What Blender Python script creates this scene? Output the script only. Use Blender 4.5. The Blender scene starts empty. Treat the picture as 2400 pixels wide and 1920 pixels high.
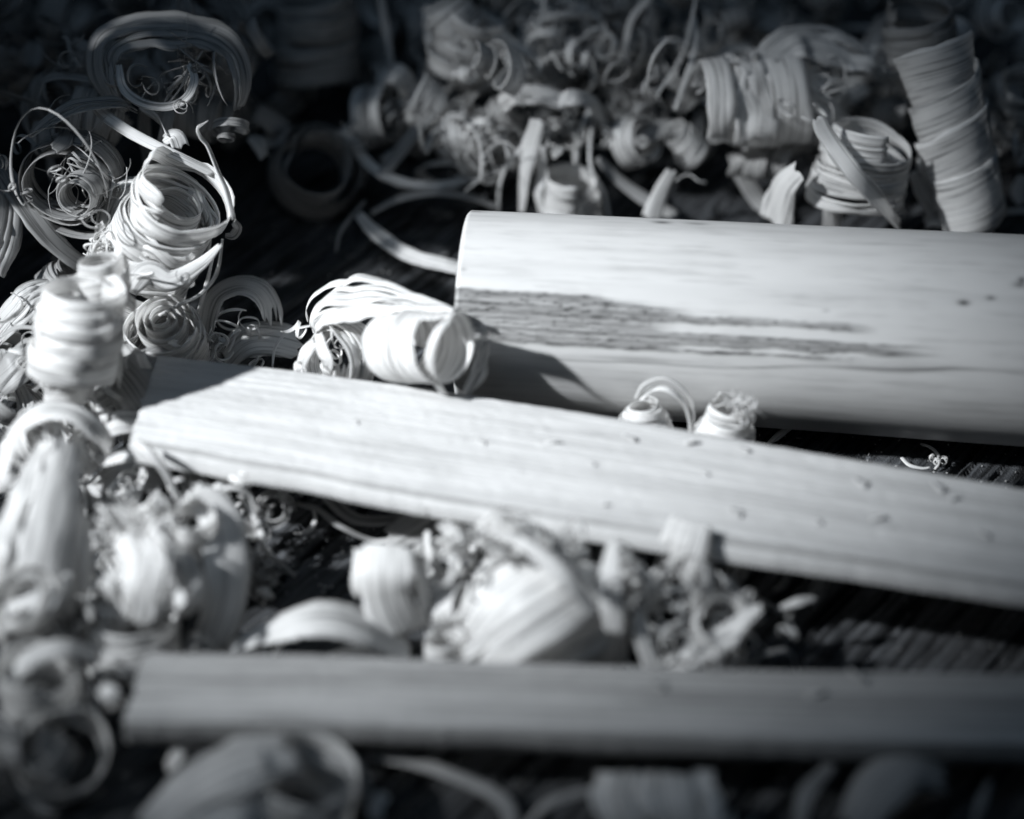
import bpy, math, random
import numpy as np
from mathutils import Vector, Matrix

# ------------------------------------------------------------------ camera, lamp, world, exposure
SC = bpy.context.scene
COL = SC.collection
S = 0.001                                   # the script thinks in millimetres
ELEV = math.radians(42.0)
DIST = 300.0
FWD = np.array([0.0, math.cos(ELEV), -math.sin(ELEV)])
UPV = np.array([0.0, math.sin(ELEV), math.cos(ELEV)])
RGT = np.array([1.0, 0.0, 0.0])
EYE = -FWD * DIST

cam = bpy.data.objects.new('camera', bpy.data.cameras.new('camera'))
COL.objects.link(cam)
cam.matrix_world = Matrix.Translation(Vector(EYE * S)) @ Matrix((
    (1, 0, 0, 0), (0, UPV[1], -FWD[1], 0), (0, UPV[2], -FWD[2], 0), (0, 0, 0, 1)))
cam.data.sensor_width = 36.0
cam.data.lens = 90.0
cam.data.clip_start = 0.01
cam.data.clip_end = 20.0
cam.data.dof.use_dof = True
cam.data.dof.focus_distance = 0.2965
cam.data.dof.aperture_fstop = 8.6
SC.camera = cam

world = bpy.data.worlds.new('World')
SC.world = world
world.use_nodes = True
world.node_tree.nodes['Background'].inputs[0].default_value = (0.44, 0.68, 1.0, 1)
world.node_tree.nodes['Background'].inputs[1].default_value = 0.012

SUN_DIR = np.array([-1.08, -0.27, 0.95]); SUN_DIR /= np.linalg.norm(SUN_DIR)
AIM = np.array([-6.0, -7.0, 8.0])
lamp_d = bpy.data.lights.new('spot_lamp', 'SPOT')
lamp_d.energy = 56.0
lamp_d.color = (0.925, 0.965, 1.0)
lamp_d.spot_size = math.radians(2 * math.degrees(math.atan(61 / 720)))
lamp_d.spot_blend = 1.0
lamp_d.shadow_soft_size = 0.016
lamp = bpy.data.objects.new('spot_lamp', lamp_d)
COL.objects.link(lamp)
lamp.location = Vector((AIM + SUN_DIR * 720.0) * S)
lamp.rotation_euler = Vector(SUN_DIR).to_track_quat('Z', 'Y').to_euler()

fill_d = bpy.data.lights.new('soft_fill', 'AREA')
fill_d.shape = 'RECTANGLE'
fill_d.size, fill_d.size_y = 0.7, 0.7
fill_d.energy = 0.75
fill_d.color = (0.52, 0.74, 1.0)
fill = bpy.data.objects.new('soft_fill', fill_d)
COL.objects.link(fill)
fill.location = (-0.25, -0.15, 0.9)
fill.rotation_euler = Vector((-0.25, -0.15, 0.88)).to_track_quat('Z', 'Y').to_euler()

SC.view_settings.view_transform = 'Standard'
SC.view_settings.look = 'None'
SC.view_settings.exposure = 0.0
SC.view_settings.gamma = 1.0
SC.render.engine = 'CYCLES'
SC.cycles.use_denoising = True
SC.cycles.max_bounces = 8
SC.cycles.diffuse_bounces = 4
SC.cycles.transmission_bounces = 4

# ------------------------------------------------------------------ helpers
def nrm(v):
    v = np.asarray(v, float)
    return v / np.maximum(np.linalg.norm(v, axis=-1, keepdims=True), 1e-9)

def cb(v):                                    # right / up / towards-the-lens  ->  world
    v = np.asarray(v, float)
    return v[..., 0:1] * RGT + v[..., 1:2] * UPV - v[..., 2:3] * FWD

def at(px, py, z):                            # where the sight line through (px, py) meets height z
    d = FWD + RGT * (px - 1200) * 0.05 / DIST + UPV * (960 - py) * 0.05 / DIST
    return EYE + d * ((z - EYE[2]) / d[2])

def mm(p):                                    # millimetres per pixel at a point
    return 0.05 * np.dot(p - EYE, FWD) / DIST

def hsh(i, seed):
    x = np.sin(np.asarray(i, float) * 127.1 + seed * 311.7 + 17.3) * 43758.5453
    return x - np.floor(x)

def vn1(x, seed=0):
    x = np.asarray(x, float)
    i = np.floor(x); f = x - i; f = f * f * (3 - 2 * f)
    return (hsh(i, seed) * (1 - f) + hsh(i + 1, seed) * f) * 2 - 1

def vn2(x, y, seed=0):
    x, y = np.broadcast_arrays(np.asarray(x, float), np.asarray(y, float))
    i = np.floor(x); j = np.floor(y); f = x - i; g = y - j
    f = f * f * (3 - 2 * f); g = g * g * (3 - 2 * g)
    h = lambda a, b: hsh(a + b * 57.31, seed)
    return ((h(i, j) * (1 - f) + h(i + 1, j) * f) * (1 - g) + (h(i, j + 1) * (1 - f) + h(i + 1, j + 1) * f) * g) * 2 - 1

def mesh_obj(name, V, F, mat, uv=None, smooth=True, attr=None, parent=None, origin=None, thick=0.0):
    V = np.asarray(V, float)
    o0 = V.mean(0) if origin is None else np.asarray(origin, float)
    me = bpy.data.meshes.new(name)
    F = np.asarray(F, np.int64)
    k = F.shape[1]
    me.vertices.add(len(V)); me.vertices.foreach_set('co', ((V - o0) * S).ravel())
    me.loops.add(F.size); me.loops.foreach_set('vertex_index', F.ravel().astype(np.int32))
    me.polygons.add(len(F)); me.polygons.foreach_set('loop_start', np.arange(0, F.size, k, dtype=np.int32))
    me.update(calc_edges=True)
    if uv is not None:
        l = me.uv_layers.new(name='grain'); l.data.foreach_set('uv', np.asarray(uv, float)[F.ravel()].ravel())
    for an, av in (attr or {}).items():
        a = me.attributes.new(an, 'FLOAT', 'POINT'); a.data.foreach_set('value', np.asarray(av, float))
    me.polygons.foreach_set('use_smooth', np.full(len(F), smooth))
    me.materials.append(mat)
    ob = bpy.data.objects.new(name, me)
    COL.objects.link(ob)
    if parent is not None:
        ob.parent = parent
        ob.location = Vector(o0 * S) - parent.location
    else:
        ob.location = Vector(o0 * S)
    if thick:
        m = ob.modifiers.new('thickness', 'SOLIDIFY'); m.thickness = thick * S; m.offset = 0.0
    return ob

def tag(o, label, cat, group=None):
    o['label'] = label; o['category'] = cat
    if group: o['group'] = group
    return o

# ------------------------------------------------------------------ materials
def new_mat(name):
    m = bpy.data.materials.new(name); m.use_nodes = True
    nt = m.node_tree; nt.nodes.clear()
    return m, nt, lambda t, **k: _node(nt, t, k)

def _node(nt, t, k):
    n = nt.nodes.new(t)
    for a, b in k.items(): setattr(n, a, b)
    return n

def grey(v): return (v, v * 0.995, v * 0.985, 1)

def shaving_material(name, lo, hi, trans=0.34, coarse=5.0):
    m, nt, N = new_mat(name); L = nt.links.new
    uv = N('ShaderNodeUVMap', uv_map='grain'); oi = N('ShaderNodeObjectInfo')
    off = N('ShaderNodeVectorMath', operation='MULTIPLY_ADD')
    L(uv.outputs[0], off.inputs[0]); off.inputs[1].default_value = (1, 1, 1)
    rr = N('ShaderNodeCombineXYZ'); mul = N('ShaderNodeMath', operation='MULTIPLY'); mul.inputs[1].default_value = 91.0
    L(oi.outputs['Random'], mul.inputs[0]); L(mul.outputs[0], rr.inputs[0]); L(mul.outputs[0], rr.inputs[1]); L(rr.outputs[0], off.inputs[2])
    def streak(sx, sy, detail):
        mp = N('ShaderNodeMapping'); mp.inputs['Scale'].default_value = (sx, sy, 1); L(off.outputs[0], mp.inputs[0])
        n = N('ShaderNodeTexNoise'); n.inputs['Scale'].default_value = 1.0; n.inputs['Detail'].default_value = detail
        L(mp.outputs[0], n.inputs['Vector']); return n
    a = streak(0.05, coarse, 3.0); b = streak(0.12, coarse * 2.7, 2.0); c = streak(0.25, 0.4, 2.0)
    s1 = N('ShaderNodeMath', operation='MULTIPLY_ADD'); L(b.outputs[0], s1.inputs[0]); s1.inputs[1].default_value = 0.75; L(a.outputs[0], s1.inputs[2])
    s2 = N('ShaderNodeMath', operation='MULTIPLY_ADD'); L(c.outputs[0], s2.inputs[0]); s2.inputs[1].default_value = 0.25; L(s1.outputs[0], s2.inputs[2])
    rp = N('ShaderNodeValToRGB'); L(s2.outputs[0], rp.inputs[0])
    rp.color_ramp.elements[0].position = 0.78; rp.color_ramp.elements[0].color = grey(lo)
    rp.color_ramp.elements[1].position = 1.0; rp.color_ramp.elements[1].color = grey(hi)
    bp = N('ShaderNodeBump'); bp.inputs['Strength'].default_value = 0.24; bp.inputs['Distance'].default_value = 0.00012
    L(s1.outputs[0], bp.inputs['Height'])
    pr = N('ShaderNodeBsdfPrincipled'); L(rp.outputs[0], pr.inputs['Base Color']); pr.inputs['Roughness'].default_value = 0.42
    pr.inputs['Specular IOR Level'].default_value = 0.4; L(bp.outputs[0], pr.inputs['Normal'])
    tr = N('ShaderNodeBsdfTranslucent'); L(rp.outputs[0], tr.inputs[0]); L(bp.outputs[0], tr.inputs['Normal'])
    mx = N('ShaderNodeMixShader'); mx.inputs[0].default_value = trans; L(pr.outputs[0], mx.inputs[1]); L(tr.outputs[0], mx.inputs[2])
    out = N('ShaderNodeOutputMaterial'); L(mx.outputs[0], out.inputs[0])
    return m

def wood_material(name, lo, hi, rough=0.5, bump=0.5, attr='tone', su=0.06, sv=3.0):
    """solid wood: streaky grain along u, multiplied by the point attribute that holds stains, knots and darker creases"""
    m, nt, N = new_mat(name); L = nt.links.new
    uv = N('ShaderNodeUVMap', uv_map='grain')
    def streak(sx, sy, detail):
        mp = N('ShaderNodeMapping'); mp.inputs['Scale'].default_value = (sx, sy, 1); L(uv.outputs[0], mp.inputs[0])
        n = N('ShaderNodeTexNoise'); n.inputs['Scale'].default_value = 1.0; n.inputs['Detail'].default_value = detail
        L(mp.outputs[0], n.inputs['Vector']); return n
    a = streak(su, sv, 3.0); b = streak(su * 6, sv * 5, 3.0); c = streak(su * 2.5, sv * 0.25, 2.0)
    s1 = N('ShaderNodeMath', operation='MULTIPLY_ADD'); L(b.outputs[0], s1.inputs[0]); s1.inputs[1].default_value = 0.5; L(a.outputs[0], s1.inputs[2])
    s2 = N('ShaderNodeMath', operation='MULTIPLY_ADD'); L(c.outputs[0], s2.inputs[0]); s2.inputs[1].default_value = 0.5; L(s1.outputs[0], s2.inputs[2])
    rp = N('ShaderNodeValToRGB'); L(s2.outputs[0], rp.inputs[0])
    rp.color_ramp.elements[0].position = 0.68; rp.color_ramp.elements[0].color = grey(lo)
    rp.color_ramp.elements[1].position = 1.0; rp.color_ramp.elements[1].color = grey(hi)
    at_ = N('ShaderNodeAttribute', attribute_name=attr)
    mx = N('ShaderNodeMix', data_type='RGBA', blend_type='MULTIPLY'); mx.inputs[0].default_value = 1.0
    L(rp.outputs[0], mx.inputs[6]); L(at_.outputs['Color'], mx.inputs[7])
    bp = N('ShaderNodeBump'); bp.inputs['Strength'].default_value = bump; bp.inputs['Distance'].default_value = 0.0002
    L(s1.outputs[0], bp.inputs['Height'])
    pr = N('ShaderNodeBsdfPrincipled'); L(mx.outputs[2], pr.inputs['Base Color']); pr.inputs['Roughness'].default_value = rough
    pr.inputs['Specular IOR Level'].default_value = 0.35; L(bp.outputs[0], pr.inputs['Normal'])
    out = N('ShaderNodeOutputMaterial'); L(pr.outputs[0], out.inputs[0])
    return m

def table_material():
    m, nt, N = new_mat('black weathered board'); L = nt.links.new
    uv = N('ShaderNodeUVMap', uv_map='grain')
    mp = N('ShaderNodeMapping'); mp.inputs['Scale'].default_value = (0.12, 1.6, 1); L(uv.outputs[0], mp.inputs[0])
    n = N('ShaderNodeTexNoise'); n.inputs['Scale'].default_value = 1.0; n.inputs['Detail'].default_value = 6.0; L(mp.outputs[0], n.inputs['Vector'])
    rp = N('ShaderNodeValToRGB'); L(n.outputs[0], rp.inputs[0])
    rp.color_ramp.elements[0].position = 0.38; rp.color_ramp.elements[0].color = (0.004, 0.0044, 0.005, 1)
    rp.color_ramp.elements[1].position = 0.72; rp.color_ramp.elements[1].color = (0.095, 0.10, 0.108, 1)
    n2 = N('ShaderNodeTexNoise'); n2.inputs['Scale'].default_value = 5.0; n2.inputs['Detail'].default_value = 6.0; L(uv.outputs[0], n2.inputs['Vector'])
    bp = N('ShaderNodeBump'); bp.inputs['Strength'].default_value = 0.8; bp.inputs['Distance'].default_value = 0.0003
    ad = N('ShaderNodeMath', operation='ADD'); L(n.outputs[0], ad.inputs[0]); L(n2.outputs[0], ad.inputs[1]); L(ad.outputs[0], bp.inputs['Height'])
    pr = N('ShaderNodeBsdfPrincipled'); L(rp.outputs[0], pr.inputs['Base Color']); pr.inputs['Roughness'].default_value = 0.55
    pr.inputs['Specular IOR Level'].default_value = 0.35; L(bp.outputs[0], pr.inputs['Normal'])
    out = N('ShaderNodeOutputMaterial'); L(pr.outputs[0], out.inputs[0])
    return m

M_SHAVE = shaving_material('pale wood shaving', 0.40, 0.93, trans=0.54, coarse=2.3)
M_SHAVE_SHADED = shaving_material('dull wood shaving', 0.20, 0.54, trans=0.45, coarse=2.3)  # darker copy of the pale shaving, with shade put into its colour
M_STICK = wood_material('peeled pale wood', 0.42, 0.55, rough=0.42, bump=0.12, sv=1.2)
M_LATH = wood_material('split pale wood', 0.33, 0.56, rough=0.6, bump=0.45, su=0.02, sv=2.6)
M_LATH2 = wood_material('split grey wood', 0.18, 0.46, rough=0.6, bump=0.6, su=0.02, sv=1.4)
M_TABLE = table_material()

# ------------------------------------------------------------------ the black board underneath
def build_table():
    def axis(lo, a, b, hi, step):
        return np.concatenate([np.linspace(lo, a, 30)[:-1], np.arange(a, b, step), np.linspace(b, hi, 30)])
    xs = axis(-320, -75, 80, 320, 0.36); ys = axis(-250, -85, 120, 420, 0.42)
    X, Y = np.meshgrid(xs, ys, indexing='ij')
    a = math.radians(52); ca, sa = math.cos(a), math.sin(a)
    U = X * ca + Y * sa; W = -X * sa + Y * ca
    Ww = W + 0.9 * vn2(U * 0.035, W * 0.08, 3) + 0.25 * vn2(U * 0.3, W * 0.4, 4)
    k = Ww / 3.4 + 0.28 * vn1(np.floor(Ww / 3.4), 5)
    fr = np.abs(k - np.floor(k) - 0.5) * 2                        # 1 at the crack between two ridges
    open_ = np.clip(0.55 + 0.75 * vn2(U * 0.05, np.floor(k) * 3.1, 6), 0.1, 1.0)
    crack = np.clip((fr - 0.70) / 0.24, 0, 1) ** 1.1 * open_
    Z = -1.7 * crack + 0.22 * hsh(np.floor(k), 8) + 0.10 * vn2(U * 0.5, W * 2.5, 9) + 0.07 * vn2(U * 1.7, W * 3.3, 10)
    Z -= 0.35
    V = np.stack([X, Y, Z], -1).reshape(-1, 3)
    n, m_ = X.shape
    I = np.arange(n * m_).reshape(n, m_)
    F = np.stack([I[:-1, :-1], I[1:, :-1], I[1:, 1:], I[:-1, 1:]], -1).reshape(-1, 4)
    o = mesh_obj('table_top', V, F, M_TABLE, uv=np.stack([U, W], -1).reshape(-1, 2), origin=(0, 0, 0))
    o['kind'] = 'structure'
build_table()

# ------------------------------------------------------------------ the peeled round stick
def build_stick():
    p0 = at(1088, 722, 11.4); p1 = at(2400, 798, 11.9)
    ax = nrm(p1 - p0); L = np.linalg.norm(p1 - p0) + 22
    n1 = nrm(-FWD + ax * np.dot(FWD, ax)); n2 = np.cross(ax, n1)      # n1 towards the lens, n2 down/up
    if n2[2] < 0: n2 = -n2
    nu, nv = 460, 260
    u = np.linspace(0, L, nu); ph = np.concatenate([np.linspace(-1.75, 1.75, 230), np.linspace(1.75, 2 * math.pi - 1.75, 31)[1:]])
    nv = len(ph)
    Uu, P = np.meshgrid(u, ph, indexing='ij')
    s = np.sin(P); front = np.cos(P) > 0
    streak = lambda seed, k=26: vn2(Uu * 0.05, P * k, seed)
    edge = lambda seed, a=0.02: a * vn2(Uu * 0.25, 0, seed) + 0.006 * vn2(Uu * 1.5, 0, seed + 1)
    def patch(lo, hi, end, seed, soft=0.022, run=5.0):
        e = end + run * streak(seed, 22) + 1.5 * streak(seed + 9, 60)
        return (np.clip((s - lo - edge(seed)) / soft, 0, 1) * np.clip((hi + edge(seed + 4, 0.008) - s) / soft, 0, 1)
                * np.clip((e - Uu) / 3.5, 0, 1) * front)
    band = np.maximum.reduce([patch(-0.34, 0.165, 19, 1, run=2), patch(-0.34, 0.10, 27, 2, run=3.5), patch(-0.055, 0.03, 46, 3, run=2.5),
                              patch(-0.27, -0.135, 52, 4, run=4.5), patch(-0.34, -0.29, 48, 5, run=5)])
    wav = -0.47 + 0.012 * np.sin(Uu * 0.35) + np.clip((Uu - 25) / 30, 0, 1) * 0.13
    line = np.exp(-((s - wav) / (0.008 + 0.014 * np.exp(-((Uu - 49) / 8) ** 2))) ** 2) * np.clip((Uu - 9) / 4, 0, 1) * np.clip((64 - Uu) / 10, 0, 1) * front
    line *= np.clip(0.75 + 0.5 * vn2(Uu * 0.2, s * 4, 31), 0, 1)
    sm2 = np.exp(-((s + 0.43) / 0.02) ** 2) * np.exp(-((Uu - 20) / 5) ** 2) * front * 0.5
    tone_b = 0.42 + 0.15 * streak(41, 34) + 0.13 * streak(44, 80) + 0.13 * vn2(Uu * 0.9, P * 70, 42) - 0.5 * np.clip(vn2(Uu * 1.6, P * 75, 43) - 0.35, 0, 1)
    tone_b += 0.12 * np.exp(-((s - 0.0) / 0.03) ** 2) * vn2(Uu * 0.06, 1, 5)
    tone = 1 - 0.09 * np.clip(streak(51, 9), 0, 1) - 0.05 * np.clip(vn2(Uu * 0.3, P * 14, 52), 0, 1)
    tone = tone * (1 - band) + np.clip(tone_b, 0.09, 0.85) * band
    tone *= 1 - 0.72 * np.clip(line + sm2, 0, 1)
    def spot(px, py, r, q=0.85, stretch=2.2):
        w = (px - 1063) / 20.0 - 3.0
        sc = (722 + (px - 1063) * 0.0583 - py) / (236 + (px - 1063) * 0.011)
        return q * np.exp(-(((Uu - w) / (r * stretch / 20)) ** 2 + ((s - sc) * 240 / r) ** 2)) * front
    dots = (spot(2243, 722, 6, 0.95) + spot(2301, 711, 5, 0.7) + spot(2368, 668, 6, 0.8, 1.3) + spot(2364, 680, 7, 0.6)
            + spot(1570, 524, 4, 0.75, 5) + spot(1650, 527, 4, 0.5, 7) + spot(1140, 495, 3, 0.5, 8)
            + spot(1088, 643, 3, .5, 3) + spot(1138, 645, 3, .45) + spot(1945, 741, 4, .3) + spot(1090, 515, 3, .4) + spot(1082, 620, 3, .35, 1.5))
    tone *= 1 - np.clip(dots, 0, 0.92)
    r = (11.3 + 0.011 * Uu) * (1 + 0.006 * vn2(Uu * 0.05, P * 1.6, 61)) + 0.10 * band + 0.03 * band * streak(62, 60) - 0.10 * np.clip(dots, 0, 1)
    bev = np.clip(1 - Uu / 0.35, 0, 1); r = r - 0.3 * bev ** 2
    base = p0 + Uu[..., None] * ax
    V = base + r[..., None] * (np.cos(P)[..., None] * n1 + s[..., None] * n2)
    I = np.arange(nu * nv).reshape(nu, nv); J = np.roll(I, -1, 1)
    F = np.stack([I[:-1], I[1:], J[1:], J[:-1]], -1).reshape(-1, 4)
    V = V.reshape(-1, 3); tone = tone.ravel(); uv = np.stack([Uu, P * 11.7], -1).reshape(-1, 2)
    root = bpy.data.objects.new('peeled_stick', None); COL.objects.link(root)
    root.location = Vector((p0 - np.array([0, 0, 11.3])) * S)
    tag(root, 'thick round stick with peeled pale surface and a ragged dark bark stripe', 'stick')
    mesh_obj('shaft', V, F, M_STICK, uv=uv, attr={'tone': tone}, parent=root)
    def disc(uc, rad, sign, name):
        k = 64; a = np.linspace(0, 2 * math.pi, k, endpoint=False)
        rings = np.array([rad, rad * 0.6, rad * 0.25]); vs = []
        for rr in rings:
            vs.append(p0 + ax * uc + rr * (np.cos(a)[:, None] * n1 + np.sin(a)[:, None] * n2))
        vs.append((p0 + ax * uc)[None]); VV = np.concatenate(vs)
        fs = []
        for q in range(2):
            for i in range(k):
                fs.append((q * k + i, q * k + (i + 1) % k, (q + 1) * k + (i + 1) % k, (q + 1) * k + i))
        for i in range(0, k, 2):
            fs.append((2 * k + i, 2 * k + (i + 1) % k, 2 * k + (i + 2) % k, 3 * k))
        mesh_obj(name, VV, np.array(fs), M_STICK, uv=VV[:, 1:3], attr={'tone': np.full(len(VV), 0.8)}, parent=root, smooth=False)
    disc(0.0, 11.01, -1, 'end_grain'); disc(L, 11.3 + 0.011 * L, 1, 'end_grain')
build_stick()

# ------------------------------------------------------------------ the two split laths
def build_lath(name, label, back, front, ztop, drop, out, thick, mat, seed, flakes, crease=True):
    """back / front: pixel polylines of the two long edges of the top face, at height ztop; then a bevel falls towards the viewer"""
    b = np.array([at(x, y, z) for (x, y), z in zip(back, ztop)]); f = np.array([at(x, y, z) for (x, y), z in zip(front, ztop)])
    n = 420; t = np.linspace(0, 1, n); ts = np.linspace(0, 1, len(b))
    def poly(P): return np.stack([np.interp(t, ts, P[:, i]) for i in range(3)], -1)
    def sm(P):
        k = np.hanning(81); k /= k.sum()
        Q = np.concatenate([P[:1] - (P[1] - P[0]) * np.arange(40, 0, -1)[:, None], P, P[-1:] + (P[-1] - P[-2]) * np.arange(1, 41)[:, None]])
        return np.stack([np.convolve(Q[:, i], k, 'valid') for i in range(3)], -1)
    b, f = sm(poly(b)), sm(poly(f))
    axis = nrm(f[-1] - f[0]); side = nrm(f - b); side[:, 2] = 0; side = nrm(side)
    up = np.array([0, 0, 1.0])
    ulen = np.linspace(0, np.linalg.norm(f[-1] - f[0]), n)
    prof = []                                           # (section points, tone, v)
    wid = np.linalg.norm(f - b, axis=1)
    for q in np.linspace(0, 1, 70):                     # top face, slightly crowned
        prof.append((b + (f - b) * q + up * (0.35 * math.sin(math.pi * q)), 1.0, q * wid.mean()))
    v0 = wid.mean()
    if crease:
        for q, dz, dn, tn in ((0.15, -0.12, 0.0, 0.8), (0.35, -0.55, 0.08, 0.5), (0.55, -0.55, 0.34, 0.55), (0.8, -0.28, 0.48, 1.0)):
            prof.append((f + up * dz + side * dn * 1.0, tn, v0 + q))
    z0, s0 = (-0.30, 0.45) if crease else (-0.05, 0.1)
    for q in np.linspace(0.12, 1, 14):
        prof.append((f + up * (z0 - (drop + z0) * q ** 1.25) + side * (s0 + (out - s0) * math.sin(q * math.pi / 2)), 1.0, v0 + 1 + q * (drop + out)))
    for q in np.linspace(0.2, 1, 5):
        prof.append((f + up * (-drop - (thick - drop) * q) + side * (out * (1 - q) + 0.0), 0.95, v0 + 4 + q * 2))
    for q in np.linspace(0.1, 1, 6):
        prof.append((f + (b - f) * q - up * thick, 0.9, v0 + 8 + q * v0))
    for q in np.linspace(0.25, 0.9, 4):
        prof.append((b - up * thick * (1 - q), 0.95, 2 * v0 + 10 + q * thick))
    m_ = len(prof)
    V = np.stack([p[0] for p in prof], 1); Vv = np.array([p[2] for p in prof])[None].repeat(n, 0)
    tone = np.array([p[1] for p in prof])[None].repeat(n, 0)
    U = ulen[:, None].repeat(m_, 1)
    rough = 0.05 * vn2(U * 0.015, Vv * 2.4, seed) + 0.04 * vn2(U * 0.06, Vv * 5.0, seed + 1) + 0.04 * vn2(U * 1.2, Vv * 4.0, seed + 2)
    V[..., 2] += rough
    V += side[:, None] * (0.12 * vn2(U * 0.15, 0 * Vv, seed + 5) + 0.04 * vn2(U * 0.9, 0 * Vv, seed + 6))[..., None] * (np.arange(m_) > 69)[None, :, None]
    tone = tone * (1 - 0.12 * np.clip(vn2(U * 0.06, Vv * 3.0, seed + 7), 0, 1) - 0.10 * np.clip(vn2(U * 0.5, Vv * 2.0, seed + 8) - 0.3, 0, 1)
                   - 0.20 * np.clip(vn2(U * 0.012, Vv * 0.8, seed + 11), 0, 1) - 0.08 * np.clip(vn2(U * 0.25, Vv * 0.9, seed + 12), 0, 1))
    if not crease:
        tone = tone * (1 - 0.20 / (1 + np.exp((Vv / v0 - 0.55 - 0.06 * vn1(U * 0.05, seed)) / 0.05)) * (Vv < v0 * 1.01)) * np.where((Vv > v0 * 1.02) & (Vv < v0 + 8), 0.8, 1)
    # ragged sawn end
    endn = 0.28 * vn2(0, Vv * 1.5, seed + 9) + 0.14 * vn2(0, Vv * 6, seed + 10)
    V += axis * (endn * np.clip(1 - U / 2.0, 0, 1))[..., None]
    I = np.arange(n * m_).reshape(n, m_); J = np.roll(I, -1, 1)
    F = [np.stack([I[:-1], J[:-1], J[1:], I[1:]], -1).reshape(-1, 4)]
    VV = V.reshape(-1, 3); tt = tone.ravel(); uv = np.stack([U, Vv], -1).reshape(-1, 2)
    root = bpy.data.objects.new(name, None); COL.objects.link(root)
    root.location = Vector((V[0].mean(0) - up * 0) * S)
    tag(root, label, 'stick')
    mesh_obj('split_face', VV, F[0], mat, uv=uv, attr={'tone': tt}, parent=root)
    for row, nm in ((0, 'sawn_end'), (-1, 'sawn_end')):
        ring = V[row]; c = ring.mean(0); R2 = c + (ring - c) * 0.5
        EV = np.concatenate([ring, R2, c[None]]); k = m_
        fs = [(i, (i + 1) % k, k + (i + 1) % k, k + i) for i in range(k)] + [(k + i, k + (i + 1) % k, k + (i + 2) % k, 2 * k) for i in range(0, k - 1, 2)]
        mesh_obj(nm, EV, np.array(fs), mat, uv=np.stack([EV[:, 2] * 0.3, EV[:, 1]], -1), attr={'tone': np.full(len(EV), 0.8)}, parent=root, smooth=False)
    rng = random.Random(seed)
    for (px, py, ln, wd, ang) in flakes:                # raised splinters on the face
        zz = np.interp((px - back[0][0]) / (back[-1][0] - back[0][0]), [0, 1], [ztop[0], ztop[-1]]) + 0.45
        p = at(px, py, zz); a = math.radians(ang)
        d = nrm(axis * math.cos(a) + np.cross(up, axis) * math.sin(a)); w = np.cross(up, d)
        k = 7; q = np.linspace(0, 1, k)
        lift = (0.0 + 0.34 * q ** 1.8) * ln * 0.8
        C = p + d * (q * ln)[:, None] + up * lift[:, None]
        wd2 = wd * (1 - 0.55 * q)
        FV = np.concatenate([C - w * wd2[:, None] / 2, C + up * 0.05, C + w * wd2[:, None] / 2]) 
        fs = [(r * k + i, r * k + i + 1, (r + 1) * k + i + 1, (r + 1) * k + i) for r in range(2) for i in range(k - 1)]
        mesh_obj('splinter', FV, np.array(fs), mat, uv=FV[:, :2], attr={'tone': np.full(len(FV), 1.0)}, parent=root, thick=0.08)
    return root

FL2 = [(1738, 1206, 1.3, 1.0, 170), (2032, 1138, 1.5, 1.1, 165), (2212, 1150, 1.6, .9, 150), (2225, 1168, .8, .9, 20), (1605, 1035, 1.1, .9, 10),
       (1490, 1030, 1.5, .6, 175), (1395, 1090, .9, .5, 165), (1278, 1036, 1.4, .5, 8), (1755, 1055, 1.2, .6, 178), (1925, 1225, .9, .6, 160),
       (2040, 1215, 1.4, .9, 15), (1138, 1040, 1.0, .5, 172), (2320, 1258, 1.3, .8, 165), (1660, 1112, .8, .5, 160), (1410, 1180, .6, .4, 12), (840, 990, .7, .4, 170)]
build_lath('split_lath', 'broad pale split lath with bright splintered top lying across the middle',
           [(372, 834), (690, 868), (1000, 911), (1400, 972), (1900, 1060), (2400, 1147), (2600, 1184)],
           [(306, 1030), (660, 1090), (1000, 1156), (1400, 1218), (1900, 1294), (2400, 1366), (2600, 1396)],
           [13.2, 13.2, 13.2, 13.2, 13.2, 13.2, 13.2], 2.2, 1.3, 3.2, M_LATH, 11, FL2)
FL3 = [(1560, 1612, 1.8, 1.2, 165), (1890, 1630, 1.6, 1.2, 15), (2030, 1596, 2.0, 1.0, 150)]
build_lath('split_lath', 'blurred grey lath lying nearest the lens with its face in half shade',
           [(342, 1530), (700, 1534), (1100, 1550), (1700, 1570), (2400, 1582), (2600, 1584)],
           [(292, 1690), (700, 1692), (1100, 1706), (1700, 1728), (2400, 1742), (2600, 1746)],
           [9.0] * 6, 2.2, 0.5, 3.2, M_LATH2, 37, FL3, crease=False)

# ------------------------------------------------------------------ shavings
RNG = random.Random(5)
COUNT = [0]

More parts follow.
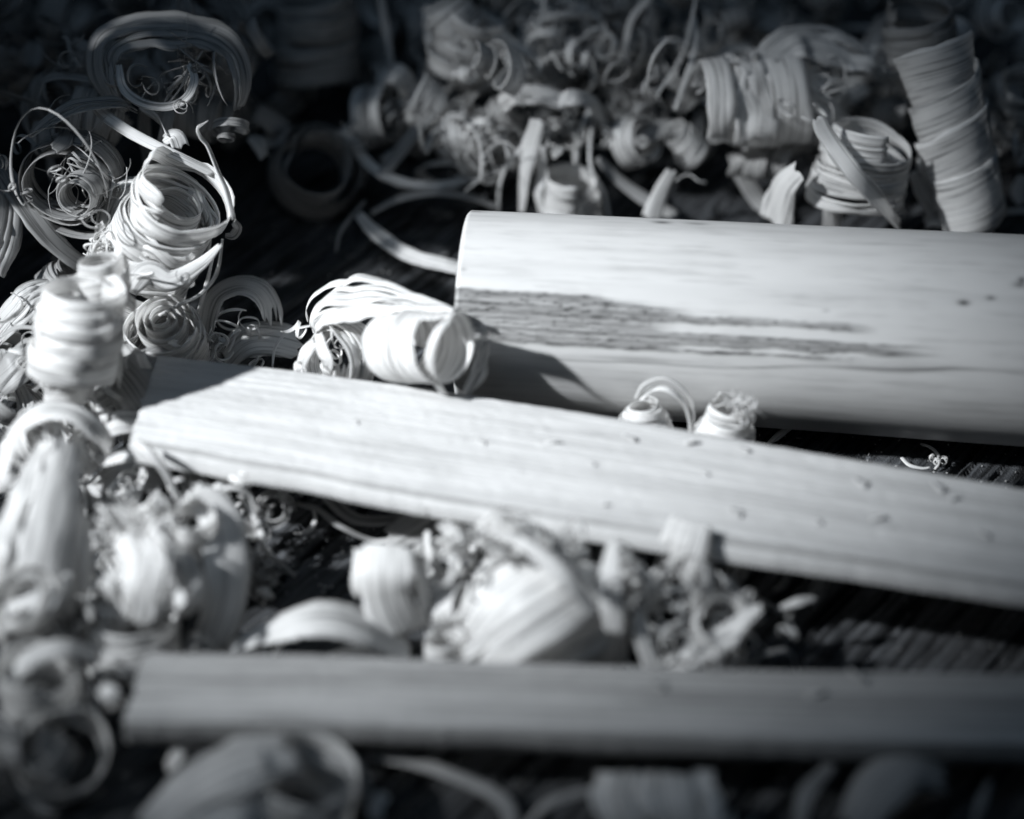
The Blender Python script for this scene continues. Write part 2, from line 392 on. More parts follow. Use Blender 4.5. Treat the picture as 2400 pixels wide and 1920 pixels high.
def ribbon_mesh(name, C, side, width, mat, parent=None, cup=0.0, nv=9, seed=0, slits=0, fray=0.35, wob=0.06, thick=0.09, taper=False, ulen=None):
    """C (n,3) centre line, side (n,3) across the ribbon, width (n,) in mm"""
    n = len(C); rng = np.random.RandomState(seed % 99991)
    T = nrm(np.gradient(C, axis=0)); side = nrm(side - T * np.sum(side * T, 1, keepdims=True)); Nn = np.cross(T, side)
    seg = np.linalg.norm(np.diff(C, axis=0), axis=1); u = np.concatenate([[0], np.cumsum(seg)])
    width = np.asarray(width, float)
    v = np.linspace(-0.5, 0.5, nv)
    eL = 1 + wob * vn1(u * 0.55, seed + 1) + 0.4 * wob * vn1(u * 2.3, seed + 2)
    eR = 1 + wob * vn1(u * 0.55, seed + 3) + 0.4 * wob * vn1(u * 2.3, seed + 4)
    L = max(u[-1], 1e-6); tt = u / L
    ja = rng.rand(nv) ** 2.0 * fray * width.mean() / L if nv > 4 else np.zeros(nv)
    jb = rng.rand(nv) ** 2.0 * fray * width.mean() / L if nv > 4 else np.zeros(nv)
    tq = np.minimum(ja, .3)[None] + tt[:, None] * (1 - np.minimum(ja, .3) - np.minimum(jb, .3))[None]
    def along(A):
        return np.stack([np.stack([np.interp(tq[:, j], tt, A[:, i]) for i in range(A.shape[1])], -1) for j in range(nv)], 1)
    Cq, Sq, Nq = along(C), along(side), along(Nn)
    Wq = along(np.stack([width, eL, eR], -1))
    off = v[None] * np.where(v[None] < 0, Wq[..., 1], Wq[..., 2]) * Wq[..., 0]
    bulge = cup * Wq[..., 0] * (0.25 - v[None] ** 2)
    rip = 0.014 * Wq[..., 0] * vn2(u[:, None] * 0.3, v[None] * 6, seed + 5)
    V = Cq + Sq * off[..., None] + Nq * (bulge + rip)[..., None]
    cuts = sorted(rng.permutation(np.arange(2, nv - 2))[:slits].tolist()) if (slits and nv > 6) else []
    edges_ = [0] + cuts + [nv - 1]
    cols, VV, offs, Fs, base = [], [], [], [], 0
    for g in range(len(edges_) - 1):                               # the ribbon splits into strands that part and rejoin
        j = np.arange(edges_[g], edges_[g + 1] + 1); G = V[:, j].copy()
        if cuts:
            win = np.zeros(n)
            for _ in range(2):
                c, h = rng.rand() * 1.1, 0.10 + 0.22 * rng.rand()
                q = np.clip(1 - ((tt - c) / h) ** 2, 0, 1); win = np.maximum(win, q * q)
            wm = width.mean()
            G += (side * (0.10 * wm * vn1(u * 0.35, seed + 40 + g) * win)[:, None] + Nn * (0.16 * wm * (vn1(u * 0.3, seed + 60 + g) + 0.3) * win)[:, None])[:, None]
        m_ = len(j); I = np.arange(n * m_).reshape(n, m_) + base; base += n * m_
        Fs.append(np.stack([I[:-1, :-1], I[1:, :-1], I[1:, 1:], I[:-1, 1:]], -1).reshape(-1, 4))
        VV.append(G.reshape(-1, 3)); offs.append(np.stack([u[:, None].repeat(m_, 1), off[:, j]], -1).reshape(-1, 2))
    return mesh_obj(name, np.concatenate(VV), np.concatenate(Fs), mat, uv=np.concatenate(offs), parent=parent, thick=thick)

def resample(P, n):
    P = np.asarray(P, float); m_ = len(P)
    if m_ == 2: return P[0] + (P[1] - P[0]) * np.linspace(0, 1, n)[:, None]
    Q = np.concatenate([2 * P[:1] - P[1:2], P, 2 * P[-1:] - P[-2:-1]])
    t = np.linspace(0, m_ - 1 - 1e-6, n); i = t.astype(int); f = (t - i)[:, None]
    a, b, c, d = Q[i], Q[i + 1], Q[i + 2], Q[i + 3]
    return 0.5 * (2 * b + (c - a) * f + (2 * a - 5 * b + 4 * c - d) * f ** 2 + (3 * b - a - 3 * c + d) * f ** 3)

def finish(o, label, group):
    if label: tag(o, label, 'wood shaving', group)
    return o

def curl(p, ax, r, L, turns, w, label=None, r1=None, ph=0.0, hand=1, name='curled_shaving', parent=None, mat=None, bend=(0, 0, 0), wob=0.07,
         slits=1, cup=0.05, flare=0.0, group=None, nv=12, fray=0.35, taper=(1, 1), thick=0.09, sag=0.05, frame=None):
    """a shaving wound round an axis; p = pixel and height of the axis start, lengths in pixels, ax in right/up/towards-lens"""
    COUNT[0] += 1; seed = COUNT[0] * 17
    P = at(*p); k = mm(P); r, L, w = r * k, L * k, w * k; r1 = r if r1 is None else r1 * k
    A = nrm(cb(np.array(ax, float))); B = cb(np.array(bend, float)) * L
    e1 = RGT - A * np.dot(RGT, A)
    if np.linalg.norm(e1) < 0.2: e1 = UPV - A * np.dot(UPV, A)
    e1 = nrm(e1); e2 = np.cross(A, e1)
    n = max(24, int(34 * turns)); t = np.linspace(0, 1, n); th = math.radians(ph) + hand * 2 * math.pi * turns * t
    rad = (r + (r1 - r) * t) * (1 + wob * vn1(th * 0.55, seed) + 0.3 * wob * vn1(th * 1.7, seed + 1))
    el = 1 + sag * vn1(th * 0.2, seed + 3)
    C = P + A * (L * t + 0.12 * w * vn1(th * 0.4, seed + 2))[:, None] + B * (t ** 2)[:, None] + e1 * (rad * np.cos(th) * el)[:, None] + e2 * (rad * np.sin(th) / el)[:, None]
    rd = e1 * np.cos(th)[:, None] + e2 * np.sin(th)[:, None]
    side = A + rd * (flare + 0.07 * vn1(th * 0.5, seed + 6))[:, None] + nrm(np.gradient(C, axis=0)) * 0.0
    wd = w * np.interp(t, [0, 0.12, 0.85, 1], [taper[0], 1, 1, taper[1]]) * (1 + 0.06 * vn1(th * 0.6, seed + 7))
    o = ribbon_mesh(name, C, side, wd, mat or M_SHAVE, parent, cup=cup * hand, seed=seed, slits=slits, nv=nv, fray=fray, thick=thick)
    return finish(o, label, group)

def strip(pts, w, label=None, n=(0, 0, 1), radial=None, name='shaving_strip', parent=None, mat=None, cup=0.06, slits=0, group=None, nv=7, fray=0.3, wob=0.08, thick=0.09, twist=0.0):
    """a shaving along pixel/height points; n = the way its flat side looks (right/up/towards-lens); radial=(px,py,mix) turns it outwards from a point"""
    COUNT[0] += 1; seed = COUNT[0] * 17
    pts = [tuple(q) if len(q) == 3 else (q[0], q[1], None) for q in pts]
    zs = [q[2] for q in pts]; last = next(z for z in zs if z is not None)
    W = []
    for q in pts:
        last = q[2] if q[2] is not None else last
        W.append(at(q[0], q[1], last))
    W = np.array(W); k = mm(W[0]); m_ = len(W)
    wl = np.array(w if isinstance(w, (list, tuple)) else [w] * m_, float) * k
    plen = np.linalg.norm(np.diff(W, axis=0), axis=1).sum()
    ns = int(min(90, max(16, plen / 0.45)))
    C = resample(W, ns); t = np.linspace(0, 1, ns)
    wd = np.interp(t, np.linspace(0, 1, len(wl)), wl)
    if radial:
        q2 = np.array([(q[0] - radial[0], radial[1] - q[1]) for q in pts], float); q2 = q2 / np.maximum(np.linalg.norm(q2, axis=1, keepdims=True), 1)
        nn = np.concatenate([q2, np.full((m_, 1), radial[2])], 1)
    elif isinstance(n[0], (tuple, list)): nn = np.array(n, float)
    else: nn = np.array([n] * m_, float)
    nn = np.stack([np.interp(t, np.linspace(0, 1, len(nn)), nn[:, i]) for i in range(3)], -1)
    nn = cb(nn); T = nrm(np.gradient(C, axis=0)); side = nrm(np.cross(nn, T))
    if twist:
        a = np.radians(twist) * t; N2 = np.cross(T, side); side = side * np.cos(a)[:, None] + N2 * np.sin(a)[:, None]
    o = ribbon_mesh(name, C, side, wd, mat or M_SHAVE, parent, cup=cup, seed=seed, slits=slits, nv=nv if wd.max() > 1.2 else 4, fray=fray if wd.max() > 1.0 else 0, wob=wob, thick=thick)
    return finish(o, label, group)

def tangle(p, spread, count, label, rad=(8, 34), w=(3, 10), mat=None, group=None, name='shaving_tangle', parent=None, flat=0.6):
    """a clump of thin curled fibres that cling together: one thing"""
    COUNT[0] += 1; seed = COUNT[0] * 17; rng = np.random.RandomState(seed)
    P = at(*p); k = mm(P); Vs, Fs, Us, base = [], [], [], 0
    for i in range(count):
        c = P + np.array([rng.randn(), rng.randn(), rng.randn() * flat]) * spread * k * 0.45
        c[2] = max(c[2], 0.4)
        A = nrm(rng.randn(3)); e1 = nrm(np.cross(A, rng.randn(3))); e2 = np.cross(A, e1)
        r = rng.uniform(*rad) * k * 1.25; tn = rng.uniform(0.2, 0.95) if rng.rand() < .75 else rng.uniform(1, 2.2)
        n = int(10 + 18 * tn); t = np.linspace(0, 1, n); th = t * tn * 6.283 + rng.rand() * 6
        C = c + A * ((t - .5) * r * rng.uniform(0.5, 3))[:, None] + ((e1 * np.cos(th)[:, None] + e2 * np.sin(th)[:, None] * rng.uniform(.5, 1)) * (r * (1 - 0.55 * t) * (1 + .15 * vn1(t * 5, i)))[:, None])
        C[:, 2] = np.maximum(C[:, 2], 0.15)
        wd = (w[0] + (w[1] - w[0]) * rng.rand() ** 1.6) * k * np.interp(t, [0, .2, .6, .8, 1], [.3, 1, .8, 1, .15]) * (1 + .3 * vn1(t * 7, i + 5)); sd = nrm(A + 0.5 * rng.randn(3))
        V = np.concatenate([C - sd * wd[:, None] / 2, C + sd * wd[:, None] / 2]); I = np.arange(n - 1)
        Fs.append(np.stack([I, I + 1, I + 1 + n, I + n], -1) + base); Vs.append(V); base += 2 * n
        Us.append(np.concatenate([np.stack([t * 9, -wd / 2 + i], -1), np.stack([t * 9, wd / 2 + i], -1)]))
    o = mesh_obj(name, np.concatenate(Vs), np.concatenate(Fs), mat or M_SHAVE, uv=np.concatenate(Us), parent=parent, thick=0.1)
    return finish(o, label, group)

def wander(p, length, w, k0, k1, label=None, group=None, mat=None, slits=0, seed=0, zmin=0.5, parent=None, name='shaving_ribbon', lean=0.5):
    """a loose ribbon whose bend tightens along its length; p = pixel and height of its middle"""
    COUNT[0] += 1; sd = COUNT[0] * 17; rng = np.random.RandomState(sd)
    P = at(*p); k = mm(P); Lm = length * k; n = int(min(110, max(30, Lm / 0.35)))
    t = np.linspace(0, 1, n); ds = Lm / n
    h = np.cumsum((k0 + (k1 - k0) * t ** 1.5) / (40 * k) * ds * (1 + .5 * vn1(t * 4, sd))) + rng.rand() * 6.283
    A = nrm(cb(np.array([rng.randn() * .8, rng.randn() * .8, abs(rng.randn()) * lean + .15]))); e1 = nrm(np.cross(A, rng.randn(3))); e2 = np.cross(A, e1)
    xy = np.stack([np.cumsum(np.cos(h)) * ds, np.cumsum(np.sin(h)) * ds], -1); xy -= xy.mean(0)
    C = P + e1 * xy[:, :1] + e2 * xy[:, 1:] + A * (Lm * .16 * (t - .5) + .6 * vn1(t * 3, sd + 1))[:, None]
    low = C[:, 2].min()
    if low < zmin: C[:, 2] += zmin - low
    wd = w * k * np.interp(t, [0, .1, .7, 1], [.35, 1, .9, .25])
    return finish(ribbon_mesh(name, C, A + 0 * C, wd, mat or M_SHAVE, parent, cup=.08, seed=sd, slits=slits, nv=9, fray=.4, thick=.08), label, group)

# ---------------- left: the bright heap beside the laths
A = curl((335, 640, 12), (.42, .66, .62), 120, 250, 3.7, 150, 'large bright open curl with a gaping round mouth on the left heap', r1=92, slits=3, fray=.2)
curl((405, 520, 19), (.42, .66, .62), 66, 40, 1.2, 80, name='inner_wrap', parent=A, r1=50)
strip([(548, 515, 22), (532, 450, 24), (510, 400, 25), (488, 345, 27), (470, 322, 28), (463, 303, 29), (475, 292, 29), (488, 283, 29)], [10, 15, 14, 13, 16, 18, 10, 4], name='strand', parent=A, n=(.5, 0, .9), twist=70)
strip([(522, 560, 19), (508, 640, 16), (470, 690, 15), (420, 715, 14), (372, 740, 13)], [6, 10, 10, 9, 7], name='strand', parent=A, n=(.3, -.3, .9))
strip([(500, 600, 17), (480, 680, 14), (455, 760, 9)], [6, 11, 5], name='strand', parent=A, n=(.3, 0, .9))
strip([(548, 520, 21), (556, 535, 20), (545, 552, 19), (528, 552, 19)], [18, 24, 20, 10], name='torn_tab', parent=A, n=(.4, .2, .8), mat=M_SHAVE_SHADED)
strip([(345, 432, 22), (300, 424, 22), (264, 440, 21), (256, 468, 20), (246, 520, 17), (233, 566, 14)], [12, 16, 16, 14, 9, 4], 'thin arched strand looping off the back of the large open curl', radial=(310, 500, .6))
curl((242, 712, 19), (.02, .88, .46), 62, 96, 2.2, 90, 'small roll with a torn ragged top behind the ribbed roll', r1=50, fray=.8)
curl((176, 855, 17.5), (.16, .92, .36), 98, 158, 4.2, 120, 'ribbed upright roll with tight bright wraps at the far left', r1=90, slits=1, fray=.4, wob=.05)
curl((160, 945, 12), (-.05, .85, .5), 58, 60, 1.6, 60, 'stubby pale curl end below the ribbed roll', r1=42)
R_ = curl((398, 822, 8), (-.06, .52, .85), 92, 60, 2.0, 110, 'rose like spiral curl looking up from under the large open curl', r1=80)
curl((385, 762, 12), (-.06, .55, .83), 74, 12, 3.2, 50, name='inner_spiral', parent=R_, r1=14, slits=0)
strip([(372, 1010, 8), (330, 930, 11), (285, 870, 12), (250, 822, 11)], [50, 120, 130, 70], 'broad leaf of shaving in the shade left of the lath end', n=(-.2, .25, .9), cup=.18, mat=M_SHAVE_SHADED)
strip([(440, 850, 8), (370, 862, 11), (318, 940, 9), (322, 1040, 4)], [60, 110, 110, 60], 'wide shaded shaving tucked behind the corner of the broad lath', n=(.2, .3, .9), cup=.15, mat=M_SHAVE_SHADED)
strip([(215, 935, 10), (232, 955, 11), (246, 980, 11), (240, 1002, 10)], [10, 22, 22, 10], 'small bright hooked sliver beside the blurred arched band', n=(.2, .2, .9))
strip([(4, 1150, 13), (15, 1065, 15), (50, 997, 16), (110, 962, 17), (180, 972, 17), (235, 1014, 15), (262, 1056, 12)], [60, 78, 78, 76, 72, 66, 44], 'broad blurred band arching over at the left edge', radial=(130, 1085, .75), cup=.1)
G0 = strip([(140, 1040, 16), (112, 1150, 16), (86, 1270, 14), (66, 1390, 10), (60, 1500, 5)], [90, 160, 206, 226, 190], 'big soft blurred roll standing at the left edge', n=[(.1, .5, .9), (.1, .12, 1), (.05, .05, 1), (0, -.1, 1), (0, -.4, .9)], cup=.9, nv=21, fray=.1, slits=3)
curl((70, 1420, 11), (-.35, .35, .87), 96, 50, 1.9, 80, name='spiral_mouth', parent=G0, r1=40)
strip([(160, 1130, 15), (176, 1250, 14), (170, 1380, 10), (120, 1490, 5)], [40, 80, 90, 50], name='outer_layer', parent=G0, n=(.5, 0, .9), cup=.3)
strip([(-30, 1480, 8), (40, 1440, 12), (120, 1400, 13), (160, 1330, 12)], [50, 70, 60, 30], name='outer_layer', parent=G0, n=(0, .2, 1), cup=.3)
strip([(186, 1082, 8), (240, 1078, 10), (310, 1066, 11), (372, 1072, 11)], [22, 36, 36, 22], 'short bright ribbon below the corner of the broad lath', n=(0, .5, .8))
strip([(312, 1032, 15.2), (350, 1060, 15), (390, 1112, 13), (420, 1180, 10)], [16, 20, 20, 12], 'thin strand hooked over the lower corner of the broad lath', n=(.3, .3, .8))
strip([(200, 1180, 4), (260, 1130, 6), (330, 1120, 6), (390, 1150, 5)], [50, 80, 80, 40], 'dark shaded leaf under the short bright ribbon', n=(0, .4, .9), mat=M_SHAVE_SHADED, cup=.15)
strip([(190, 1290, 3), (230, 1240, 5), (290, 1180, 6), (330, 1150, 7)], [60, 90, 80, 40], 'shaded sloping shaving right of the big soft roll', n=(-.3, .3, .9), mat=M_SHAVE_SHADED, cup=.12)
H = curl((312, 1525, 3), (0, .9, .43), 112, 70, 2.1, 95, 'squat blurred cylinder curl standing at the end of the grey lath', r1=108)
H2 = strip([(325, 1262, 14), (338, 1330, 14), (332, 1400, 11), (320, 1450, 7)], [110, 190, 180, 110], 'bright bulging roll on top of the squat cylinder curl', n=[(-.2, .6, .8), (-.2, .3, 1), (-.2, 0, 1), (-.2, -.3, 1)], cup=.8, nv=17, slits=3)
strip([(420, 1300, 13), (440, 1380, 12), (410, 1440, 9)], [60, 96, 60], name='outer_layer', parent=H2, n=(.3, .1, 1), cup=.4)
curl((440, 1250, 11), (.35, .62, .70), 78, 60, 1.5, 100, 'short loop with a dark eye at the crown of the lower left clump', r1=46, flare=-.35)
curl((272, 1250, 12), (-.3, .3, .9), 50, 14, 2.1, 34, 'small pale spiral left of the dark eyed loop', r1=14)
strip([(432, 1160, 14), (500, 1190, 13), (528, 1270, 11), (532, 1380, 8), (508, 1470, 5), (470, 1540, 2)], [60, 96, 110, 110, 96, 50], 'long grey band curving down the right of the lower left clump', radial=(400, 1350, 2.2), cup=.25)
strip([(230, 1440, 8), (205, 1490, 6), (200, 1540, 4)], [50, 64, 50], 'pale slip of shaving leaning on the squat cylinder curl', n=(-.5, .2, .8))
strip([(340, 1200, 13), (365, 1165, 15), (392, 1180, 15), (398, 1225, 13)], [14, 22, 22, 14], 'little upright hoop at the top of the lower left clump', radial=(370, 1200, .5))
strip([(350, 1215, 13), (352, 1180, 15), (372, 1150, 16)], [16, 12, 4], 'thin pointed spike behind the little upright hoop', n=(0, 0, 1))
I_ = curl((642, 1198, 6), (.1, .2, .97), 50, 14, 2.1, 18, 'tight double ring curl under the broad lath', r1=24, slits=0)
strip([(560, 1160, 8), (588, 1200, 7), (608, 1250, 6), (622, 1290, 4), (660, 1320, 2), (692, 1352, 1)], [10, 16, 20, 16, 10, 6], 'slender strand crossing left of the tight double ring', n=(0, .3, .9), twist=60)
strip([(462, 1200, 7), (492, 1160, 10), (540, 1142, 11), (585, 1160, 10), (598, 1210, 8), (596, 1260, 5)], [20, 22, 20, 16, 14, 12], 'arched wisp between the long grey band and the tight ring', radial=(530, 1230, .5))
strip([(470, 1170, 9), (520, 1180, 9), (570, 1225, 7), (600, 1270, 4)], [10, 15, 14, 8], 'second wisp running under the arched wisp', n=(0, .4, .8))
strip([(735, 1195, 2), (738, 1222, 3), (718, 1248, 2), (690, 1250, 1)], [5, 9, 9, 4], 'tiny half moon fibre right of the tight double ring', n=(0, .2, 1))
tangle((600, 1345, 2), 62, 60, 'dark matted clump of fine fibres below the tight double ring', rad=(8, 30), w=(4, 14), mat=M_SHAVE_SHADED)
strip([(560, 1310, 4), (568, 1340, 4), (572, 1365, 3)], [18, 30, 12], 'bright speck of shaving on the matted clump', n=(0, .3, 1))
strip([(600, 1380, 2), (622, 1388, 3), (640, 1402, 2)], [14, 24, 12], 'second bright speck low on the matted clump', n=(0, .5, 1))
strip([(695, 1180, 4), (745, 1195, 4), (800, 1235, 3), (880, 1268, 1), (940, 1248, 2), (990, 1185, 5)], [10, 14, 15, 14, 12, 10], 'long drooping fibre in the shadow under the broad lath', n=(0, .5, .8), mat=M_SHAVE_SHADED)
strip([(760, 1160, 5), (830, 1215, 3), (920, 1216, 3), (1000, 1180, 6)], [26, 34, 28, 14], 'shaded drooping ribbon just above the long drooping fibre', n=(0, .6, .7), mat=M_SHAVE_SHADED)
strip([(1035, 1180, 7), (975, 1225, 4), (900, 1272, 1)], [110, 110, 40], 'grey sheet hanging into the shadow below the broad lath', n=(.3, .3, .9), mat=M_SHAVE_SHADED, cup=.1)

# ---------------- centre: between the broad lath and the round stick
strip([(735, 772, 10), (748, 735, 13), (800, 712, 16), (880, 700, 18), (960, 712, 19), (1052, 726, 20.5)], [50, 108, 134, 112, 64, 22], 'striped dome of shaving like a scoop beside the stick end', n=[(-.5, .4, .9), (-.3, .5, .9), (0, .55, .9), (0, .55, .9), (.1, .5, .9), (.2, .5, .9)], cup=.45, nv=15, fray=.1, slits=4)
strip([(742, 772, 11), (800, 750, 14), (870, 730, 17), (950, 720, 19), (1064, 726, 21)], [12, 20, 24, 24, 12], 'bright rolled edge along the front of the striped dome', n=(0, .5, .8))
strip([(638, 862, 5), (646, 812, 7), (678, 776, 9), (735, 762, 10)], [8, 13, 14, 10], 'slim bowed strand at the left foot of the striped dome', radial=(720, 850, .6))
N_ = curl((905, 812, 15.5), (.74, -.05, .66), 84, 205, 2.35, 84, 'bright rolled tube lying with its open mouth towards the round stick', r1=82, slits=0, fray=.15, cup=.02)
strip([(1066, 740, 23.5), (1026, 778, 23), (1008, 836, 20.5), (1018, 885, 17), (1040, 925, 13.6)], [10, 20, 26, 24, 20], 'loose ribbon falling across the mouth of the bright rolled tube', n=(-.4, 0, .9))
strip([(1092, 925, 13.3), (1122, 870, 15), (1140, 800, 17)], [26, 40, 22], 'bent outer flap behind the mouth of the bright rolled tube', n=(.5, 0, .8), slits=2)
tangle((1130, 775, 20), 20, 16, 'frayed knot of fibre on the rim of the bright rolled tube', rad=(5, 14), w=(6, 14))
curl((810, 850, 9), (-.62, -.02, .62), 92, 60, 2.0, 80, 'crumpled bright curl left of the rolled tube', r1=70, slits=3)
strip([(745, 780, 14), (755, 820, 14), (768, 850, 13), (762, 890, 10)], [20, 30, 30, 20], 'folded slip in front of the crumpled bright curl', n=(-.3, 0, .9))
strip([(700, 880, 9), (715, 830, 12), (740, 800, 13)], [30, 40, 30], 'thin pale slip at the left of the crumpled bright curl', n=(-.6, .1, .8))
strip([(480, 850, 3), (484, 760, 7), (505, 695, 9), (558, 668, 10), (608, 680, 10), (634, 718, 8.5), (640, 764, 7)], [60, 72, 78, 84, 84, 78, 64], 'arched grey band with a toothed torn end behind the broad lath', radial=(560, 770, .75), fray=.7, nv=11)
strip([(520, 850, 2), (575, 800, 5), (640, 795, 5), (712, 812, 4)], [60, 95, 100, 80], 'grey sheet of shaving lying behind the corner of the broad lath', n=(.1, .5, .8), cup=.15)
tangle((495, 805, 8), 26, 18, 'tuft of short splinters between the rose like spiral and the arched grey band', rad=(8, 26), w=(5, 16))
strip([(400, 800, 12), (412, 806, 13), (420, 812, 12)], [16, 20, 14], 'bright flake on the shoulder of the rose like spiral', n=(0, .4, .9))
Q = curl((1510, 1015, 7), (0, .9, .43), 76, 70, 4.2, 26, 'small beehive curl peeping over the middle of the broad lath', r1=34, slits=1, fray=.05, flare=-.45)
strip([(1488, 935, 12), (1508, 900, 14), (1557, 885, 15), (1602, 912, 14), (1624, 955, 12), (1624, 1020, 9)], [8, 10, 9, 9, 9, 8], name='strand', parent=Q, radial=(1555, 980, .7))
strip([(1500, 938, 12), (1525, 914, 13), (1562, 912, 14), (1598, 938, 13), (1615, 980, 11), (1618, 1025, 9)], [14, 20, 20, 19, 15, 9], name='strand', parent=Q, radial=(1550, 1000, .7))
R2 = curl((1690, 1050, 7), (.2, .86, .44), 82, 110, 4.4, 32, 'small beehive curl with a frayed tuft right of the arched strand', r1=44, slits=2, fray=.35, flare=-.3)
tangle((1742, 955, 14), 34, 36, None, rad=(6, 22), w=(4, 12), name='frayed_tuft', parent=R2)
strip([(1718, 950, 13), (1722, 930, 14), (1715, 915, 14.5)], [6, 5, 3], name='strand', parent=R2)
strip([(1798, 1042, .4), (1828, 1018, 1.2), (1868, 994, 1.6)], [8, 22, 4], 'small pointed chip on the black board beside the frayed beehive curl', n=(-.2, .6, .8))
strip([(2158, 1040, .5), (2182, 1050, .9), (2199, 1068, .9), (2199, 1086, .8), (2190, 1100, .4)], [7, 9, 7, 6, 5], 'little hooked fibre on the black board between stick and lath', n=(0, .5, .8), wob=.3)
strip([(2112, 1073, .5), (2130, 1090, .6), (2160, 1098, .5), (2180, 1096, .5)], [9, 8, 6, 5], 'bent crumb of fibre left of the little hooked fibre', n=(0, .5, .8), wob=.3)
tangle((2200, 1082, .7), 16, 9, 'speckled crumb of fibre under the little hooked fibre', rad=(4, 12), w=(3, 7))

# ---------------- behind the round stick, left to right
U_ = strip([(296, 262, 25), (262, 215, 27), (240, 155, 29), (262, 100, 31), (330, 72, 32), (420, 70, 32), (500, 82, 31.5), (552, 125, 30), (570, 190, 28), (556, 262, 25)], [14, 60, 96, 120, 122, 116, 100, 76, 50, 20], 'large dark hoop of shaving with a wide upper band', radial=(405, 230, 1.3), mat=M_SHAVE_SHADED, nv=13, cup=.2, slits=2)
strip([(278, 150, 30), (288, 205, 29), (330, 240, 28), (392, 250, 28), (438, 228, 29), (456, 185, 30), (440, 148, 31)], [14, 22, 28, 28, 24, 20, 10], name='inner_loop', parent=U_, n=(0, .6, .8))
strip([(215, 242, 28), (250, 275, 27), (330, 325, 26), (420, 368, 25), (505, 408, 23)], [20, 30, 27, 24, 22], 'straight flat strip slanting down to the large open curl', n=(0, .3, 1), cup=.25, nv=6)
curl((165, 420, 20), (-.15, -.42, .88), 116, 30, 2.2, 84, 'wide ring of thin wraps left of the large open curl', r1=80, slits=3, sag=.16, mat=M_SHAVE_SHADED)
strip([(68, 322, 27), (120, 280, 28), (190, 250, 28.5), (270, 240, 28), (320, 262, 26)], [10, 40, 54, 44, 20], 'pale combed tuft lying over the wide ring', n=(0, .7, .7), slits=3, nv=11, mat=M_SHAVE_SHADED)
strip([(-30, 350, 20), (20, 420, 19), (80, 510, 17), (140, 580, 14), (220, 640, 10)], [40, 56, 60, 56, 40], 'long grey band running down the upper left edge', n=(.3, .5, .8), mat=M_SHAVE_SHADED)
strip([(-20, 640, 14), (10, 560, 16), (20, 470, 18), (-10, 400, 19)], [60, 80, 80, 60], 'grey fold at the left edge under the long grey band', n=(.5, .1, .9), slits=2, mat=M_SHAVE_SHADED)
strip([(100, 520, 16), (160, 545, 15), (225, 550, 15), (262, 520, 17)], [14, 28, 34, 20], 'lower bow of shaving below the wide ring', n=(0, .8, .6), mat=M_SHAVE_SHADED)
curl((195, 450, 22), (-.3, -.35, .85), 54, 24, 1.8, 66, 'small grey curl nested inside the wide ring', r1=30, mat=M_SHAVE_SHADED)
strip([(160, 300, 25), (150, 330, 26), (125, 352, 26)], [30, 40, 28], 'short bent chip above the wide ring', n=(.2, .2, .9), mat=M_SHAVE_SHADED)
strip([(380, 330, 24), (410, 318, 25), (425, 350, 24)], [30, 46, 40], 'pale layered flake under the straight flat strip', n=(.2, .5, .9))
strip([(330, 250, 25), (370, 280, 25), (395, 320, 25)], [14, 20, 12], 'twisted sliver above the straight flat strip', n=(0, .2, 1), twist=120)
strip([(85, 240, 22), (100, 190, 24), (150, 178, 25), (230, 190, 25)], [34, 40, 38, 28], 'dim square bend of shaving left of the large dark hoop', radial=(170, 270, .6), mat=M_SHAVE_SHADED)
strip([(190, 160, 26), (165, 120, 27), (158, 92, 27), (145, 86, 27)], [7, 10, 9, 4], 'crooked dim twig of fibre left of the large dark hoop', n=(0, 0, 1), mat=M_SHAVE_SHADED)
strip([(10, 205, 12), (40, 160, 14), (60, 110, 16)], [60, 90, 40], 'dim upright leaf at the upper left edge', n=(.3, .1, .9), mat=M_SHAVE_SHADED)
curl((745, 185, 8), (.0, .93, .36), 98, 165, 3.0, 90, 'dim upright roll with a small dark eye at the top', r1=88, mat=M_SHAVE_SHADED)
curl((735, 415, 4), (.28, .30, .9), 112, 60, 2.4, 92, 'blurred dark ring with its mouth facing the lens', r1=66, mat=M_SHAVE_SHADED)
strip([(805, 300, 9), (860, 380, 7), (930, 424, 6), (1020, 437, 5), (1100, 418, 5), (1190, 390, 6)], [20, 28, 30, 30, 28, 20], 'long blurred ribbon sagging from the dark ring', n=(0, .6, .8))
strip([(868, 500, 3), (940, 464, 5), (1020, 452, 5), (1100, 462, 4), (1170, 486, 3)], [30, 40, 40, 36, 24], 'low arched ribbon reaching the top of the round stick', n=(0, .9, .5), mat=M_SHAVE_SHADED)
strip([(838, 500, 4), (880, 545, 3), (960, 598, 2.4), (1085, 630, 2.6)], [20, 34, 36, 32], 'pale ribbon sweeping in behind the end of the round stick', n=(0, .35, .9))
strip([(788, 590, .8), (796, 548, 2), (818, 515, 3), (856, 470, 4)], [4, 9, 10, 8], 'thin dark stalk standing left of the pale sweeping ribbon', n=(0, 0, 1), mat=M_SHAVE_SHADED)
strip([(890, 420, 6), (950, 340, 9), (1020, 262, 12)], [26, 32, 22], 'slanting dim strip between the dark ring and the crumpled mass', n=(.2, .3, .9), mat=M_SHAVE_SHADED)
strip([(600, 260, 12), (660, 310, 9), (600, 340, 8)], [50, 60, 24], 'dim folded shaving above the large open curl', n=(.3, .3, .8), mat=M_SHAVE_SHADED)
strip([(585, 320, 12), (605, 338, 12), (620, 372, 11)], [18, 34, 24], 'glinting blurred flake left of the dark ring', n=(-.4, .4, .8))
strip([(890, -20, 20), (905, 70, 17), (918, 165, 14)], [14, 22, 14], 'thin upright blade at the top edge left of the crumpled mass', n=(0, 0, 1), mat=M_SHAVE_SHADED)
